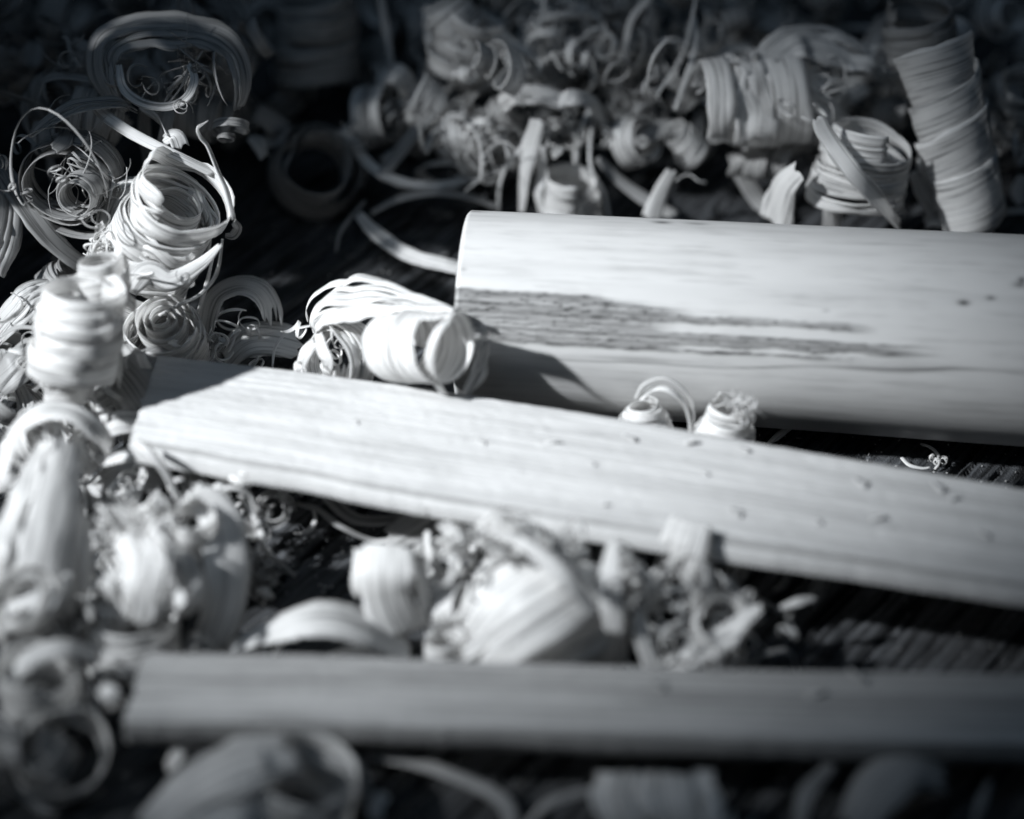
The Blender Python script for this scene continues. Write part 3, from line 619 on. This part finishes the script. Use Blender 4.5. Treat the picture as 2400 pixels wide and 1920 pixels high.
strip([(880, 190, 12), (930, 170, 14), (960, 220, 11), (930, 250, 9)], [40, 60, 50, 30], 'dim fluttering scrap below the thin upright blade', n=(.2, .4, .8))
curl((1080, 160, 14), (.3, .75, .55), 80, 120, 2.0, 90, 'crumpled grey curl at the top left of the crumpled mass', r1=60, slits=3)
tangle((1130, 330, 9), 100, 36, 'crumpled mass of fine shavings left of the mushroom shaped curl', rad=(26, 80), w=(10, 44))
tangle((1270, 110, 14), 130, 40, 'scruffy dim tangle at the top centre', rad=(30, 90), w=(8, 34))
tangle((1430, 60, 14), 90, 50, 'dim knot of fibres right of the scruffy top tangle', rad=(14, 46), w=(6, 18), mat=M_SHAVE_SHADED)
strip([(1090, 40, 20), (1180, 90, 18), (1290, 150, 15)], [22, 28, 20], 'slanting blade across the scruffy top tangle', n=(0, .4, .9))
strip([(1030, 10, 18), (1050, 90, 16), (1090, 180, 14)], [90, 110, 70], 'grey hanging sheet at the top left of the scruffy tangle', n=(.3, .2, .9), slits=2)
Y_ = strip([(1172, 250, 14), (1200, 230, 15.5), (1260, 224, 16), (1320, 240, 15), (1350, 275, 13)], [44, 56, 56, 50, 24], 'mushroom shaped curl with a banded cap and split stalk', n=[(-.5, .1, .9), (-.2, .3, .9), (.1, .3, .9), (.3, .4, .8), (.6, .3, .7)], slits=1)
strip([(1262, 278, 14), (1246, 335, 11), (1232, 400, 8), (1222, 505, 2)], [36, 48, 34, 12], name='stalk', parent=Y_, n=(-.3, .1, .9))
strip([(1245, 330, 11), (1198, 375, 9), (1172, 430, 6), (1168, 505, 2)], [20, 10, 8, 8], name='strand', parent=Y_, n=(0, .1, 1))
strip([(1262, 340, 11), (1270, 410, 7), (1262, 455, 5), (1276, 508, 2)], [36, 26, 22, 20], name='strand', parent=Y_, n=(-.4, .1, .9))
strip([(1300, 240, 15), (1345, 228, 16), (1390, 244, 14), (1420, 300, 10)], [34, 44, 44, 26], 'second banded strip behind the mushroom shaped cap', n=(.2, .4, .9))
curl((1335, 500, 2), (0, .82, .58), 62, 75, 1.8, 80, 'smooth dim roll peeping over the stick below the mushroom curl', r1=58)
strip([(1394, 262, 12), (1383, 330, 10), (1386, 395, 8), (1416, 450, 5), (1430, 515, 2)], [5, 8, 8, 9, 8], 'fine hanging fibre right of the smooth dim roll', n=(0, 0, 1))
strip([(1400, 370, 8), (1460, 430, 5), (1530, 478, 3), (1590, 510, 2)], [20, 30, 34, 28], 'dim ribbon sloping down to the pale chip', n=(0, .5, .9), mat=M_SHAVE_SHADED)
strip([(1410, 300, 11), (1480, 320, 9), (1560, 300, 9), (1640, 320, 8)], [40, 60, 60, 40], 'blurred grey band behind the hanging fibre', n=(0, .6, .8), mat=M_SHAVE_SHADED)
strip([(1634, -20, 24), (1605, 110, 20), (1538, 228, 16)], [6, 9, 5], 'thin grass like blade, upper of the crossing pair', n=(0, 0, 1))
strip([(1630, 40, 22), (1625, 130, 19), (1582, 258, 15)], [6, 14, 14], 'thin grass like blade with a thicker tip beside its pair', n=(0, 0, 1))
B_ = strip([(1524, 520, 3), (1548, 452, 6), (1576, 397, 9)], [46, 38, 24], 'pale tapering chip standing up behind the round stick', n=(.2, .1, 1), cup=.15)
strip([(1584, 424, 8), (1600, 412, 8), (1618, 410, 8), (1636, 424, 7.5), (1655, 428, 7)], [3, 4, 3, 3, 6], name='strand', parent=B_)
tangle((1470, 230, 10), 60, 26, 'faint tangle behind the crossing blades', rad=(14, 46), w=(6, 20), mat=M_SHAVE_SHADED)
CC = curl((1850, 225, 16), (-.93, -.05, .12), 112, 150, 2.2, 160, 'plump rounded curl lying on its side behind the round stick', r1=96, slits=1, cup=.15, flare=-.1)
strip([(1775, 165, 21), (1850, 105, 22), (1950, 110, 21), (2050, 165, 18)], [70, 110, 120, 80], 'combed band arching over the plump rounded curl', n=(.1, .5, .85), slits=3, nv=13, cup=.2)
strip([(1800, 190, 19), (1880, 190, 19), (1945, 240, 16), (1985, 310, 12)], [90, 140, 140, 90], 'wide ribbed band running right from the plump rounded curl', n=(.4, .5, .8), slits=1)
strip([(1720, 355, 8), (1740, 410, 6), (1780, 470, 3), (1820, 505, 2)], [30, 44, 40, 30], 'dim ribbon dropping under the plump rounded curl', n=(-.3, .3, .9), mat=M_SHAVE_SHADED)
DD = curl((2000, 470, 9), (.18, .85, .5), 112, 165, 2.8, 74, 'slatted curl wound with gaps behind the round stick', r1=92, slits=4, cup=.1)
strip([(1915, 275, 22), (1945, 330, 20), (2000, 405, 18), (2060, 470, 14), (2110, 530, 8)], [36, 44, 48, 46, 30], 'diagonal band wrapped across the slatted curl', n=(.1, .3, 1))
strip([(1875, 400, 16), (1838, 445, 12), (1815, 530, 6)], [50, 76, 96], 'wide pale foot of ribbon at the left of the slatted curl', n=(-.3, .2, .9))
strip([(1955, 470, 8), (1952, 505, 5), (1950, 540, 2)], [40, 44, 40], 'short bright tab under the slatted curl', n=(-.2, .1, 1))
curl((2285, 520, 7), (-.27, .93, .26), 80, 390, 3.9, 150, 'tall tightly wound roll leaning behind the stick at the right', r1=84, slits=0, wob=.04, sag=.03, flare=.10, ph=40)
curl((2160, 120, 20), (-.1, .9, .42), 78, 90, 1.6, 90, 'open dim curl above the tall leaning roll', r1=72, mat=M_SHAVE_SHADED, slits=2)
strip([(2142, 400, 12), (2165, 440, 9), (2205, 500, 5), (2260, 555, 2)], [36, 50, 48, 36], 'bright pointed strip at the foot of the tall leaning roll', n=(-.3, .3, .9))
strip([(2165, 520, 4), (2205, 512, 5), (2260, 545, 2)], [40, 50, 40], 'pale fold between the slatted curl and the tall roll', n=(-.2, .5, .9))
strip([(2236, 495, 6), (2262, 500, 6), (2290, 495, 5)], [24, 34, 24], 'small white tip under the end of the tall leaning roll', n=(-.2, .5, .9))
strip([(2290, 560, 2), (2340, 505, 5), (2400, 495, 6), (2460, 505, 5)], [12, 24, 24, 14], 'dim arc of shaving at the right edge behind the stick', n=(0, .7, .7), mat=M_SHAVE_SHADED)
curl((2395, 230, 12), (-.1, .6, .8), 60, 50, 2.6, 40, 'dim coiled shaving at the upper right edge', r1=48, slits=2)
curl((2385, 320, 8), (.1, .3, .95), 42, 20, 1.4, 14, 'thin dim loop below the coiled shaving at the right edge', r1=32)
strip([(2400, 410, 6), (2385, 450, 4), (2400, 480, 3)], [26, 34, 24], 'small pale scrap at the right edge above the stick', n=(-.5, .2, .8))
strip([(1690, 60, 14), (1760, 40, 15), (1840, 70, 14)], [40, 70, 50], 'faint grey leaf at the top right of the crossing blades', n=(0, .4, .9), mat=M_SHAVE_SHADED)
strip([(2060, 60, 16), (2040, 130, 15), (2080, 190, 13)], [40, 70, 40], 'faint upright leaf left of the open dim curl', n=(-.4, .2, .8), mat=M_SHAVE_SHADED)

# ---------------- front: between the two laths
G1 = strip([(1290, 1310, 8), (1262, 1400, 8), (1262, 1490, 5), (1285, 1585, 1)], [200, 280, 310, 300], 'large bright cabbage like curl between the two laths', n=[(-.1, .7, .7), (-.1, .2, 1), (-.1, 0, 1), (-.1, -.1, 1)], cup=.6, nv=15, fray=.08)
strip([(1082, 1480, 6), (1160, 1392, 10), (1280, 1322, 12), (1385, 1288, 11)], [70, 150, 160, 60], name='outer_layer', parent=G1, n=[(-.6, .2, .8), (-.3, .5, .85), (0, .5, .85), (.3, .5, .8)], cup=.28, nv=13, slits=1)
strip([(1108, 1550, 4), (1215, 1472, 10.5), (1335, 1395, 12.5), (1430, 1345, 10)], [80, 150, 150, 60], name='outer_layer', parent=G1, n=[(-.5, 0, .9), (-.2, .2, .95), (.1, .3, .95), (.4, .4, .8)], cup=.28, nv=13, slits=1)
strip([(1205, 1560, 2), (1295, 1528, 6), (1390, 1472, 8), (1450, 1410, 8)], [60, 110, 120, 50], name='outer_layer', parent=G1, n=[(-.3, 0, .9), (0, .1, 1), (.3, .2, .9), (.5, .3, .8)], cup=.25, nv=13, slits=1)
strip([(1375, 1325, 9), (1425, 1430, 8), (1436, 1570, 1.5)], [70, 120, 120], name='outer_layer', parent=G1, n=(.7, .1, .7), cup=.3, nv=11)
strip([(1150, 1238, 15), (1230, 1275, 17), (1320, 1345, 17.5), (1392, 1435, 14)], [26, 40, 46, 30], 'blurred bright ribbon crossing the top of the cabbage like curl', n=(.2, .4, .9))
strip([(1440, 1262, 14), (1432, 1330, 14.5), (1432, 1400, 13), (1440, 1490, 9)], [26, 46, 58, 40], 'upright bright ribbon right of the cabbage like curl', n=(-.2, .1, 1))
strip([(1345, 1330, 9), (1352, 1280, 11), (1395, 1252, 11), (1440, 1262, 9)], [10, 14, 14, 10], 'thin loop behind the upright bright ribbon', radial=(1400, 1320, .5))
strip([(1455, 1330, 12), (1500, 1330, 12), (1522, 1390, 10), (1500, 1470, 7)], [40, 34, 30, 16], 'grey loop of shaving right of the upright bright ribbon', radial=(1440, 1400, .8), slits=1)
strip([(1496, 1430, 10), (1506, 1500, 8), (1535, 1580, 5)], [26, 38, 46], 'pale slip running down to the grey lath', n=(.2, .2, .9))
strip([(1115, 1250, 12), (1165, 1225, 13), (1235, 1240, 13), (1255, 1280, 12)], [40, 60, 50, 24], 'bright top fold of shaving touching the underside of the broad lath', n=(0, .7, .7), slits=2)
strip([(1000, 1245, 9), (1008, 1305, 8), (1050, 1352, 6), (1105, 1330, 6), (1120, 1275, 8)], [18, 30, 38, 30, 20], 'open bright loop left of the cabbage like curl', radial=(1060, 1290, .6))
strip([(1038, 1225, 11), (1068, 1255, 11), (1090, 1280, 10)], [36, 46, 40], 'grey tab leaning into the open bright loop', n=(.4, .4, .8))
G3 = strip([(910, 1275, 12), (905, 1345, 11), (912, 1410, 8), (945, 1490, 4)], [118, 134, 116, 130], 'upright white folded band with a pinched waist', n=[(0, .7, .7), (-.1, .1, 1), (0, -.3, .9), (0, .4, .9)], cup=.1, fray=.1)
curl((893, 1345, 8), (1, -.05, .2), 56, 14, 1.15, 124, name='back_fold', parent=G3, ph=60)
strip([(985, 1300, 10), (992, 1380, 8), (1005, 1460, 4), (1012, 1500, 3)], [24, 34, 34, 30], 'narrow bright slip along the right of the folded band', n=(.5, 0, .9))
curl((1045, 1545, 2), (0, .85, .5), 52, 60, 1.4, 70, 'bright rounded curl end at the foot of the cabbage like curl', r1=44)
strip([(1010, 1400, 3), (1060, 1390, 4), (1100, 1440, 3), (1090, 1540, 1)], [70, 100, 100, 80], 'grey sheet between the folded band and the cabbage like curl', n=(.1, .5, .8))
strip([(530, 1520, 2), (640, 1475, 6), (745, 1450, 8), (850, 1470, 6.5), (960, 1530, 2.5)], [40, 96, 130, 130, 80], 'low blurred dome of shaving beside the left end of the grey lath', n=[(-.5, .7, .6), (-.2, .8, .6), (0, .8, .6), (.2, .8, .6), (.5, .7, .6)], cup=.2)
strip([(640, 1540, 3), (665, 1500, 2.5), (700, 1500, 2.5)], [10, 18, 12], 'thin bright lip under the low blurred dome', n=(0, .3, .9))
strip([(760, 1545, 3.5), (840, 1525, 4), (900, 1535, 3.5)], [14, 34, 26], 'bright lower lip of shaving along the grey lath', n=(0, .5, .8))
II = strip([(1585, 1350, 7.6), (1600, 1290, 12.4), (1622, 1222, 14.5)], [98, 114, 102], 'blank pale chip propped against the front of the broad lath', n=(-.33, .22, .93), cup=.05, fray=.05, wob=.03, thick=.4)
strip([(1655, 1345, 4), (1672, 1364, 3), (1704, 1362, 3), (1735, 1325, 6)], [16, 18, 14, 10], 'small bright hook right of the blank chip', n=(0, .3, .9))
strip([(1750, 1310, 8), (1738, 1350, 5), (1710, 1372, 3)], [24, 30, 18], 'dim strip hanging under the broad lath near the small hook', n=(-.3, .1, .9), mat=M_SHAVE_SHADED)
strip([(1850, 1330, 8), (1838, 1370, 5), (1815, 1385, 3)], [10, 16, 10], 'thin dim strip hanging under the broad lath', n=(-.3, .1, .9), mat=M_SHAVE_SHADED)
strip([(1930, 1345, 8), (1915, 1390, 4), (1895, 1420, 2)], [30, 36, 24], 'broad dim strip hanging near the right of the hanging strips', n=(-.3, .1, .9), mat=M_SHAVE_SHADED)
curl((1690, 1470, 8), (.25, .45, .85), 76, 20, 1.5, 40, 'blurred oval loop right of the cabbage like curl', r1=56)
strip([(1530, 1570, 4), (1610, 1535, 7), (1690, 1500, 8), (1760, 1440, 10), (1790, 1420, 11)], [40, 70, 70, 36, 16], 'blurred pale ribbon lying along the top of the grey lath', n=(0, .7, .7), slits=2)
strip([(1830, 1425, 7), (1872, 1410, 7.5), (1912, 1402, 7)], [10, 24, 12], 'bright leaf shaped tip above the grey lath', n=(0, .5, .8))
strip([(1600, 1400, 2), (1680, 1390, 2), (1760, 1400, 2), (1840, 1440, 2)], [14, 20, 20, 12], 'faint strand trailing towards the bright leaf shaped tip', n=(0, .6, .8), mat=M_SHAVE_SHADED)
strip([(1740, 1580, 1), (1790, 1535, 3), (1850, 1530, 3), (1870, 1580, 1)], [14, 22, 22, 12], 'dim low arch behind the grey lath', radial=(1800, 1590, .5), mat=M_SHAVE_SHADED)
tangle((1600, 1460, 6), 90, 20, 'blurred nest of fibres right of the upright bright ribbon', rad=(40, 100), w=(5, 16))

# ---------------- nearest the lens, left to right
curl((95, 1640, 6), (.05, .75, .66), 96, 90, 1.8, 100, 'rounded blurred curl at the lower left edge', r1=80)
strip([(10, 1620, 8), (60, 1550, 11), (150, 1520, 11), (230, 1540, 8)], [50, 66, 66, 44], 'blurred arch above the rounded curl at the lower left', radial=(130, 1640, .8))
curl((135, 1775, 3), (.2, .35, .92), 118, 50, 1.8, 96, 'blurred ring of shaving at the lower left edge', r1=76)
strip([(235, 1610, 9), (262, 1632, 9), (270, 1662, 7)], [30, 46, 30], 'soft white knob at the tip of the grey lath', n=(.2, .3, .9))
strip([(390, 1800, 2), (408, 1780, 4), (425, 1755, 5)], [30, 46, 24], 'lone blurred flake under the left end of the grey lath', n=(-.3, .3, .9))
strip([(330, 1960, 4), (450, 1850, 8), (570, 1790, 10), (690, 1760, 9)], [90, 130, 150, 110], 'wide blurred sheet rising at the bottom edge', n=(-.3, .5, .8), cup=.15)
curl((700, 1900, 3), (.2, .85, .5), 118, 90, 1.6, 130, 'broad blurred roll at the bottom edge beside the wide sheet', r1=110)
strip([(420, 1960, 6), (560, 1890, 8), (640, 1930, 6)], [120, 150, 100], 'lower blurred layer of the wide sheet at the bottom edge', n=(0, .7, .7))
strip([(760, 1770, 6), (830, 1800, 6), (860, 1880, 4)], [50, 60, 40], 'blurred turned edge right of the broad roll', n=(.5, .3, .8), mat=M_SHAVE_SHADED)
strip([(905, 1860, 3), (880, 1890, 3), (885, 1925, 2)], [30, 40, 26], 'dim bright spot of shaving at the bottom edge', n=(.2, .4, .8))
strip([(860, 1770, 3), (980, 1790, 3), (1090, 1830, 3), (1180, 1880, 3), (1200, 1940, 2)], [20, 30, 34, 40, 40], 'dim arc of shaving at the bottom centre', n=(0, .6, .8), mat=M_SHAVE_SHADED)
strip([(1230, 1940, 2), (1290, 1880, 4), (1400, 1850, 5)], [16, 24, 18], 'second dim arc at the bottom centre', n=(0, .6, .8), mat=M_SHAVE_SHADED)
curl((1440, 1890, 4), (.95, .02, .3), 78, 260, 2.0, 150, 'blurred rolled shaving lying at the bottom edge', r1=74, slits=1)
strip([(1870, 1960, 4), (1890, 1860, 6), (1950, 1790, 6)], [30, 44, 30], 'dim upright ribbon at the lower right', n=(-.4, .3, .8), mat=M_SHAVE_SHADED)
strip([(1990, 1960, 3), (2060, 1850, 6), (2140, 1800, 7), (2230, 1830, 5)], [90, 130, 120, 70], 'dim broad leaf at the lower right corner', n=(-.2, .6, .8), mat=M_SHAVE_SHADED)
strip([(2280, 1940, 2), (2300, 1880, 4), (2320, 1830, 4)], [14, 24, 14], 'faint sliver in the lower right corner', n=(0, .2, 1), mat=M_SHAVE_SHADED)


strip([(352, 424, 21), (292, 440, 20), (254, 500, 18), (250, 580, 15), (278, 655, 12)], [26, 46, 62, 62, 40], name='outer_wrap', parent=A, n=[(-.2, .6, .8), (-.5, .3, .9), (-.6, 0, .9), (-.5, -.1, .9), (-.3, -.3, .9)], cup=.3, slits=1, nv=11)
strip([(330, 470, 22), (292, 530, 19), (296, 610, 16), (330, 690, 12)], [20, 48, 50, 30], name='outer_wrap', parent=A, n=(-.45, .05, .9), cup=.25, nv=9)
strip([(300, 690, 17), (345, 640, 18), (400, 660, 17), (470, 620, 18), (520, 570, 20)], [30, 60, 50, 30, 10], name='loose_layer', parent=A, n=(.1, .1, 1), cup=.2)
strip([(-20, 800, 9), (35, 735, 12), (90, 690, 13), (125, 672, 13)], [60, 90, 80, 40], 'crumpled grey sheet left of the ribbed upright roll', n=(-.3, .4, .85), cup=.25, slits=3, nv=13, fray=.5)
strip([(-10, 905, 8), (40, 860, 10), (85, 800, 11)], [70, 90, 50], 'lower grey sheet left of the ribbed upright roll', n=(.1, .5, .8), cup=.2, mat=M_SHAVE_SHADED)
strip([(0, 790, 13), (40, 768, 13.5), (95, 770, 13)], [8, 12, 8], 'pale cord like strand crossing the crumpled grey sheet', n=(0, .5, .9))
strip([(20, 820, 13), (50, 826, 13), (70, 838, 12)], [10, 16, 6], 'short bright splinter under the cord like strand', n=(0, .5, .9))
tangle((170, 370, 24), 90, 8, 'thin dim fibres strung through the wide ring', rad=(60, 130), w=(3, 10), mat=M_SHAVE_SHADED)
tangle((190, 130, 26), 36, 9, 'spidery dim fibres above the pale combed tuft', rad=(16, 40), w=(3, 6), mat=M_SHAVE_SHADED)
tangle((430, 190, 28), 60, 14, 'thin dim fibres inside the large dark hoop', rad=(20, 70), w=(3, 12), mat=M_SHAVE_SHADED)
tangle((255, 440, 21), 40, 10, 'bright wisps behind the shoulder of the large open curl', rad=(14, 44), w=(4, 10))
tangle((240, 580, 19), 26, 12, 'ragged fringe standing on the small torn roll', rad=(10, 30), w=(4, 12))
tangle((310, 1225, 14), 48, 16, 'cluster of small loops crowning the lower left clump', rad=(14, 40), w=(10, 24))
strip([(262, 1330, 13), (250, 1370, 13), (262, 1410, 11)], [20, 44, 20], 'peeled flap on the left side of the bright bulging roll', n=(-.5, .2, .85))
strip([(410, 1380, 13), (422, 1405, 13), (412, 1425, 12)], [18, 34, 16], 'glossy flake at the right of the bright bulging roll', n=(-.3, .4, .85))
tangle((1190, 1260, 14), 50, 18, 'wisps of shaving under the edge of the broad lath above the cabbage like curl', rad=(14, 44), w=(8, 22))
tangle((1470, 1380, 10), 56, 18, 'loose loops right of the cabbage like curl', rad=(20, 56), w=(8, 22))
tangle((1070, 1290, 8), 40, 10, 'small loops between the folded band and the cabbage like curl', rad=(16, 40), w=(8, 18))
tangle((800, 800, 12), 34, 8, 'fine fibres caught between the striped dome and the crumpled curl', rad=(10, 32), w=(3, 8))
tangle((1950, 200, 18), 60, 12, 'stray fibres on top of the combed band', rad=(14, 50), w=(3, 8))
tangle((2350, 300, 8), 70, 18, 'dim fibres right of the tall leaning roll', rad=(14, 50), w=(3, 10), mat=M_SHAVE_SHADED)
tangle((1330, 300, 9), 60, 10, 'pale wisps behind the banded strip of the mushroom cap', rad=(12, 40), w=(4, 14))
tangle((960, 260, 8), 60, 16, 'dim wisps left of the crumpled mass', rad=(14, 60), w=(6, 20), mat=M_SHAVE_SHADED)
tangle((2050, 130, 18), 40, 8, 'crooked sliver tuft between the combed band and the open dim curl', rad=(12, 40), w=(4, 10))

# ---------------- the bed of the heap: shavings half buried under the ones above
ANCHOR = [('large dark hoop', 400, 150), ('straight flat strip', 350, 320), ('wide ring of thin wraps', 165, 410), ('pale combed tuft', 190, 260), ('long grey band', 60, 500),
          ('large open curl', 400, 540), ('ribbed upright roll', 176, 760), ('rose like spiral', 390, 760), ('dim upright roll', 740, 100), ('blurred dark ring', 735, 410),
          ('long sagging ribbon', 1000, 430), ('thin upright blade', 900, 70), ('crumpled mass', 1130, 330), ('mushroom shaped curl', 1260, 260), ('smooth dim roll', 1335, 450),
          ('hanging fibre', 1390, 380), ('pale tapering chip', 1550, 450), ('crossing blades', 1600, 130), ('scruffy top tangle', 1270, 110), ('plump rounded curl', 1740, 230),
          ('combed band', 1900, 120), ('slatted curl', 1990, 400), ('tall leaning roll', 2230, 330), ('open dim curl', 2160, 80), ('coiled shaving at the right edge', 2390, 230),
          ('blurred arched band', 130, 1000), ('big soft roll', 80, 1270), ('corner of the broad lath', 320, 960), ('bulging roll', 330, 1340), ('squat cylinder curl', 312, 1480),
          ('rounded curl at the lower left', 95, 1640), ('blurred ring at the lower left', 135, 1775), ('tip of the grey lath', 300, 1620), ('wide blurred sheet', 560, 1830),
          ('tight double ring', 642, 1198), ('folded band', 905, 1350), ('cabbage like curl', 1260, 1420), ('blank chip', 1610, 1290), ('upright bright ribbon', 1435, 1370), ('pale leaf tip', 1870, 1410)]
USED = set()
def describe(px, py, size, kind, tone):
    d = sorted(ANCHOR, key=lambda a: (a[1] - px) ** 2 + (a[2] - py) ** 2)
    for first in d[:4]:
        dx, dy = px - first[1], py - first[2]
        rel = ('right of' if dx > 0 else 'left of') if abs(dx) > abs(dy) else ('below' if dy > 0 else 'above')
        for txt in (f'{size} {tone} {kind} half buried {rel} the {first[0]}',
                    f'{size} {tone} {kind} half buried between the {first[0]} and the {[x for x in d if x is not first][0][0]}'):
            if txt not in USED and len(txt.split()) <= 16:
                USED.add(txt); return txt
    return f'{size} {tone} {kind} lost among others near the {d[0][0]}'
def bed(boxes, group):
    rng = random.Random(77)
    for (x0, x1, y0, y1, z0, z1, num, r0, r1_, shade_toned, ribbons) in boxes:
        for i in range(num):
            a = rng.uniform(0, 6.283); el = rng.uniform(-.3, 1); x, y = rng.uniform(x0, x1), rng.uniform(y0, y1); r = rng.uniform(r0, r1_)
            dk = rng.random() < shade_toned; tn = rng.uniform(1.0, 2.6)
            lab = describe(x, y, 'big' if r > .5 * (r0 + r1_) else 'small', 'tight curl' if tn > 1.8 else 'open curl', 'dim' if dk else 'grey')
            curl((x, y, rng.uniform(z0, z1)), (math.cos(a), el, rng.uniform(.1, .8)), r, rng.uniform(20, 130), tn, rng.uniform(26, 90), lab, r1=rng.uniform(r0 * .5, r1_), hand=rng.choice((-1, 1)),
                 ph=rng.uniform(0, 360), slits=rng.choice((1, 2, 3)), group=group, mat=M_SHAVE_SHADED if dk else M_SHAVE, taper=(rng.uniform(.2, 1), rng.uniform(.2, 1)))
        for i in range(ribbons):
            x, y = rng.uniform(x0, x1), rng.uniform(y0, y1); w = rng.choice((8, 12, 18, 26, 40, 60)) * rng.uniform(.7, 1.2); ln = rng.uniform(140, 460); dk = rng.random() < shade_toned
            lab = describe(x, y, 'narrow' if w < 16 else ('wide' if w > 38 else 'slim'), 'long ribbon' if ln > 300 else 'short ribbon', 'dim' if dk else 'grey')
            wander((x, y, rng.uniform(z0, z1)), ln, w, rng.uniform(.1, .9), rng.uniform(.3, 2.6), lab, group, M_SHAVE_SHADED if dk else M_SHAVE, slits=rng.choice((0, 1, 2, 3)))
bed([(-60, 560, -60, 330, 4, 23, 26, 34, 90, 1, 30), (560, 1080, -60, 300, 1, 8, 14, 34, 90, .9, 22),
     (1040, 1640, -60, 180, 8, 20, 12, 30, 80, .2, 40), (1040, 1640, 100, 360, 2, 11, 14, 26, 70, .3, 40), (1640, 2460, -60, 150, 8, 18, 10, 34, 80, .3, 26), (1640, 2460, 100, 400, 2, 10, 14, 34, 80, .4, 40)], 'dim shavings buried at the back of the heap')
bed([(-40, 280, 640, 1150, 3, 11, 14, 26, 70, .4, 22), (-40, 400, 1250, 1880, 1, 6, 7, 30, 70, .4, 14), (160, 520, 1080, 1420, 2, 8, 3, 26, 50, .4, 14)], 'grey shavings half buried in the left heap')
bed([(960, 1180, 1260, 1480, 1, 6, 2, 26, 50, .3, 8), (1420, 1760, 1360, 1540, 3, 9, 2, 24, 50, .1, 11)], 'blurred loose shavings between the two laths')

# ---------------- frizz: single thin springy fibres lying on the clumps
def frizz(spots):
    rng = random.Random(21)
    for x, y, z, sp, num, w0, w1, dk in spots:
        for i in range(num):
            px, py = x + rng.gauss(0, sp), y + rng.gauss(0, sp * .7); k = rng.uniform(.6, 2.6)
            lab = describe(px, py, rng.choice(('springy', 'wiry', 'wavy', 'thin', 'fine', 'hair thin')), 'looped fibre' if k > 1.6 else 'bowed fibre', 'dim' if dk else 'pale').replace('half buried', 'lying')
            wander((px, py, z + rng.uniform(-1.5, 2)), rng.uniform(110, 320), rng.uniform(w0, w1), k, k + rng.uniform(.2, 3), lab, 'thin fibres on the clumps', M_SHAVE_SHADED if dk else M_SHAVE, name='shaving_fibre')
frizz([(270, 1120, 8, 50, 9, 6, 14, 0), (480, 1170, 9, 40, 8, 6, 14, 0), (330, 1210, 14, 45, 7, 7, 16, 0), (620, 1240, 4, 45, 7, 5, 11, 0), (1060, 1250, 11, 50, 8, 6, 16, 0),
       (1230, 1240, 15, 60, 9, 7, 18, 0), (1420, 1330, 13, 50, 9, 7, 18, 0), (1650, 1450, 8, 90, 16, 6, 14, 0), (560, 780, 7, 50, 5, 5, 10, 0), (720, 830, 11, 40, 4, 5, 10, 0),
       (80, 780, 12, 60, 8, 5, 12, 0), (300, 600, 18, 60, 6, 4, 10, 0), (130, 400, 24, 80, 10, 4, 10, 1), (380, 180, 28, 80, 7, 4, 9, 1), (1250, 320, 11, 70, 4, 6, 14, 0),
       (1450, 300, 9, 80, 4, 6, 16, 0), (1200, 120, 17, 110, 7, 8, 24, 0), (1480, 110, 15, 80, 8, 5, 14, 1), (1850, 180, 18, 90, 8, 4, 12, 0), (2340, 330, 8, 60, 10, 5, 12, 1), (250, 1500, 6, 70, 6, 8, 18, 0), (880, 300, 8, 70, 7, 5, 14, 1)])

# ---------------- unseen pile added beyond the left edge to shade the upper left
def shade_pile():
    rng = random.Random(3)
    for z in range(6, 66, 7):
        for i in range(4):
            x, y = rng.uniform(-92, -74) - (0 if z < 40 else 2), 15 + i * 8 + rng.uniform(-2, 2)
            d = np.array([x, y, z]) - EYE; dep = np.dot(d, FWD)
            px, py = 1200 + d[0] / dep * DIST / .05, 960 - np.dot(d, UPV) / dep * DIST / .05
            curl((px, py, z), (rng.uniform(-.4, .4), rng.uniform(.2, 1), rng.uniform(.1, .7)), 130, 60, 2.2, 210, 'shaving in the unseen pile added beyond the left edge to cast shade', group='shade pile added beyond the left edge', r1=90, slits=2)
shade_pile()

# ---------------- dust and crumbs on the board
def dust():
    rng = np.random.RandomState(9); Vs, Fs = [], []; b = 0
    zones = [(1650, 2420, 1010, 1180, 110), (560, 1000, 1240, 1480, 60), (600, 1050, 520, 800, 40), (1500, 2400, 1380, 1600, 24), (850, 2400, 1800, 1950, 24)]
    for x0, x1, y0, y1, num in zones:
        for _ in range(num):
            p = at(rng.uniform(x0, x1), rng.uniform(y0, y1), 0.0); a = rng.rand() * 6.28; l = rng.uniform(.05, .17) * (3.0 if rng.rand() < .08 else 1); w = rng.uniform(.05, .12)
            d = np.array([math.cos(a), math.sin(a), 0]); s_ = np.array([-d[1], d[0], 0]); z = np.array([0, 0, rng.uniform(.08, .22)])
            q = [p - d * l - s_ * w * .4, p + d * l - s_ * w * .3, p + d * l * .8 + s_ * w, p - d * l * .7 + s_ * w]
            V = np.array(q + [x + z for x in q]); Vs.append(V)
            Fs.append(np.array([(0, 1, 5, 4), (1, 2, 6, 5), (2, 3, 7, 6), (3, 0, 4, 7), (4, 5, 6, 7)]) + b); b += 8
    V = np.concatenate(Vs)
    o = mesh_obj('wood_dust', V, np.concatenate(Fs), M_SHAVE_SHADED, uv=V[:, :2], smooth=False)
    o['kind'] = 'stuff'; o['label'] = 'pale wood dust and crumbs scattered on the black board'
dust()
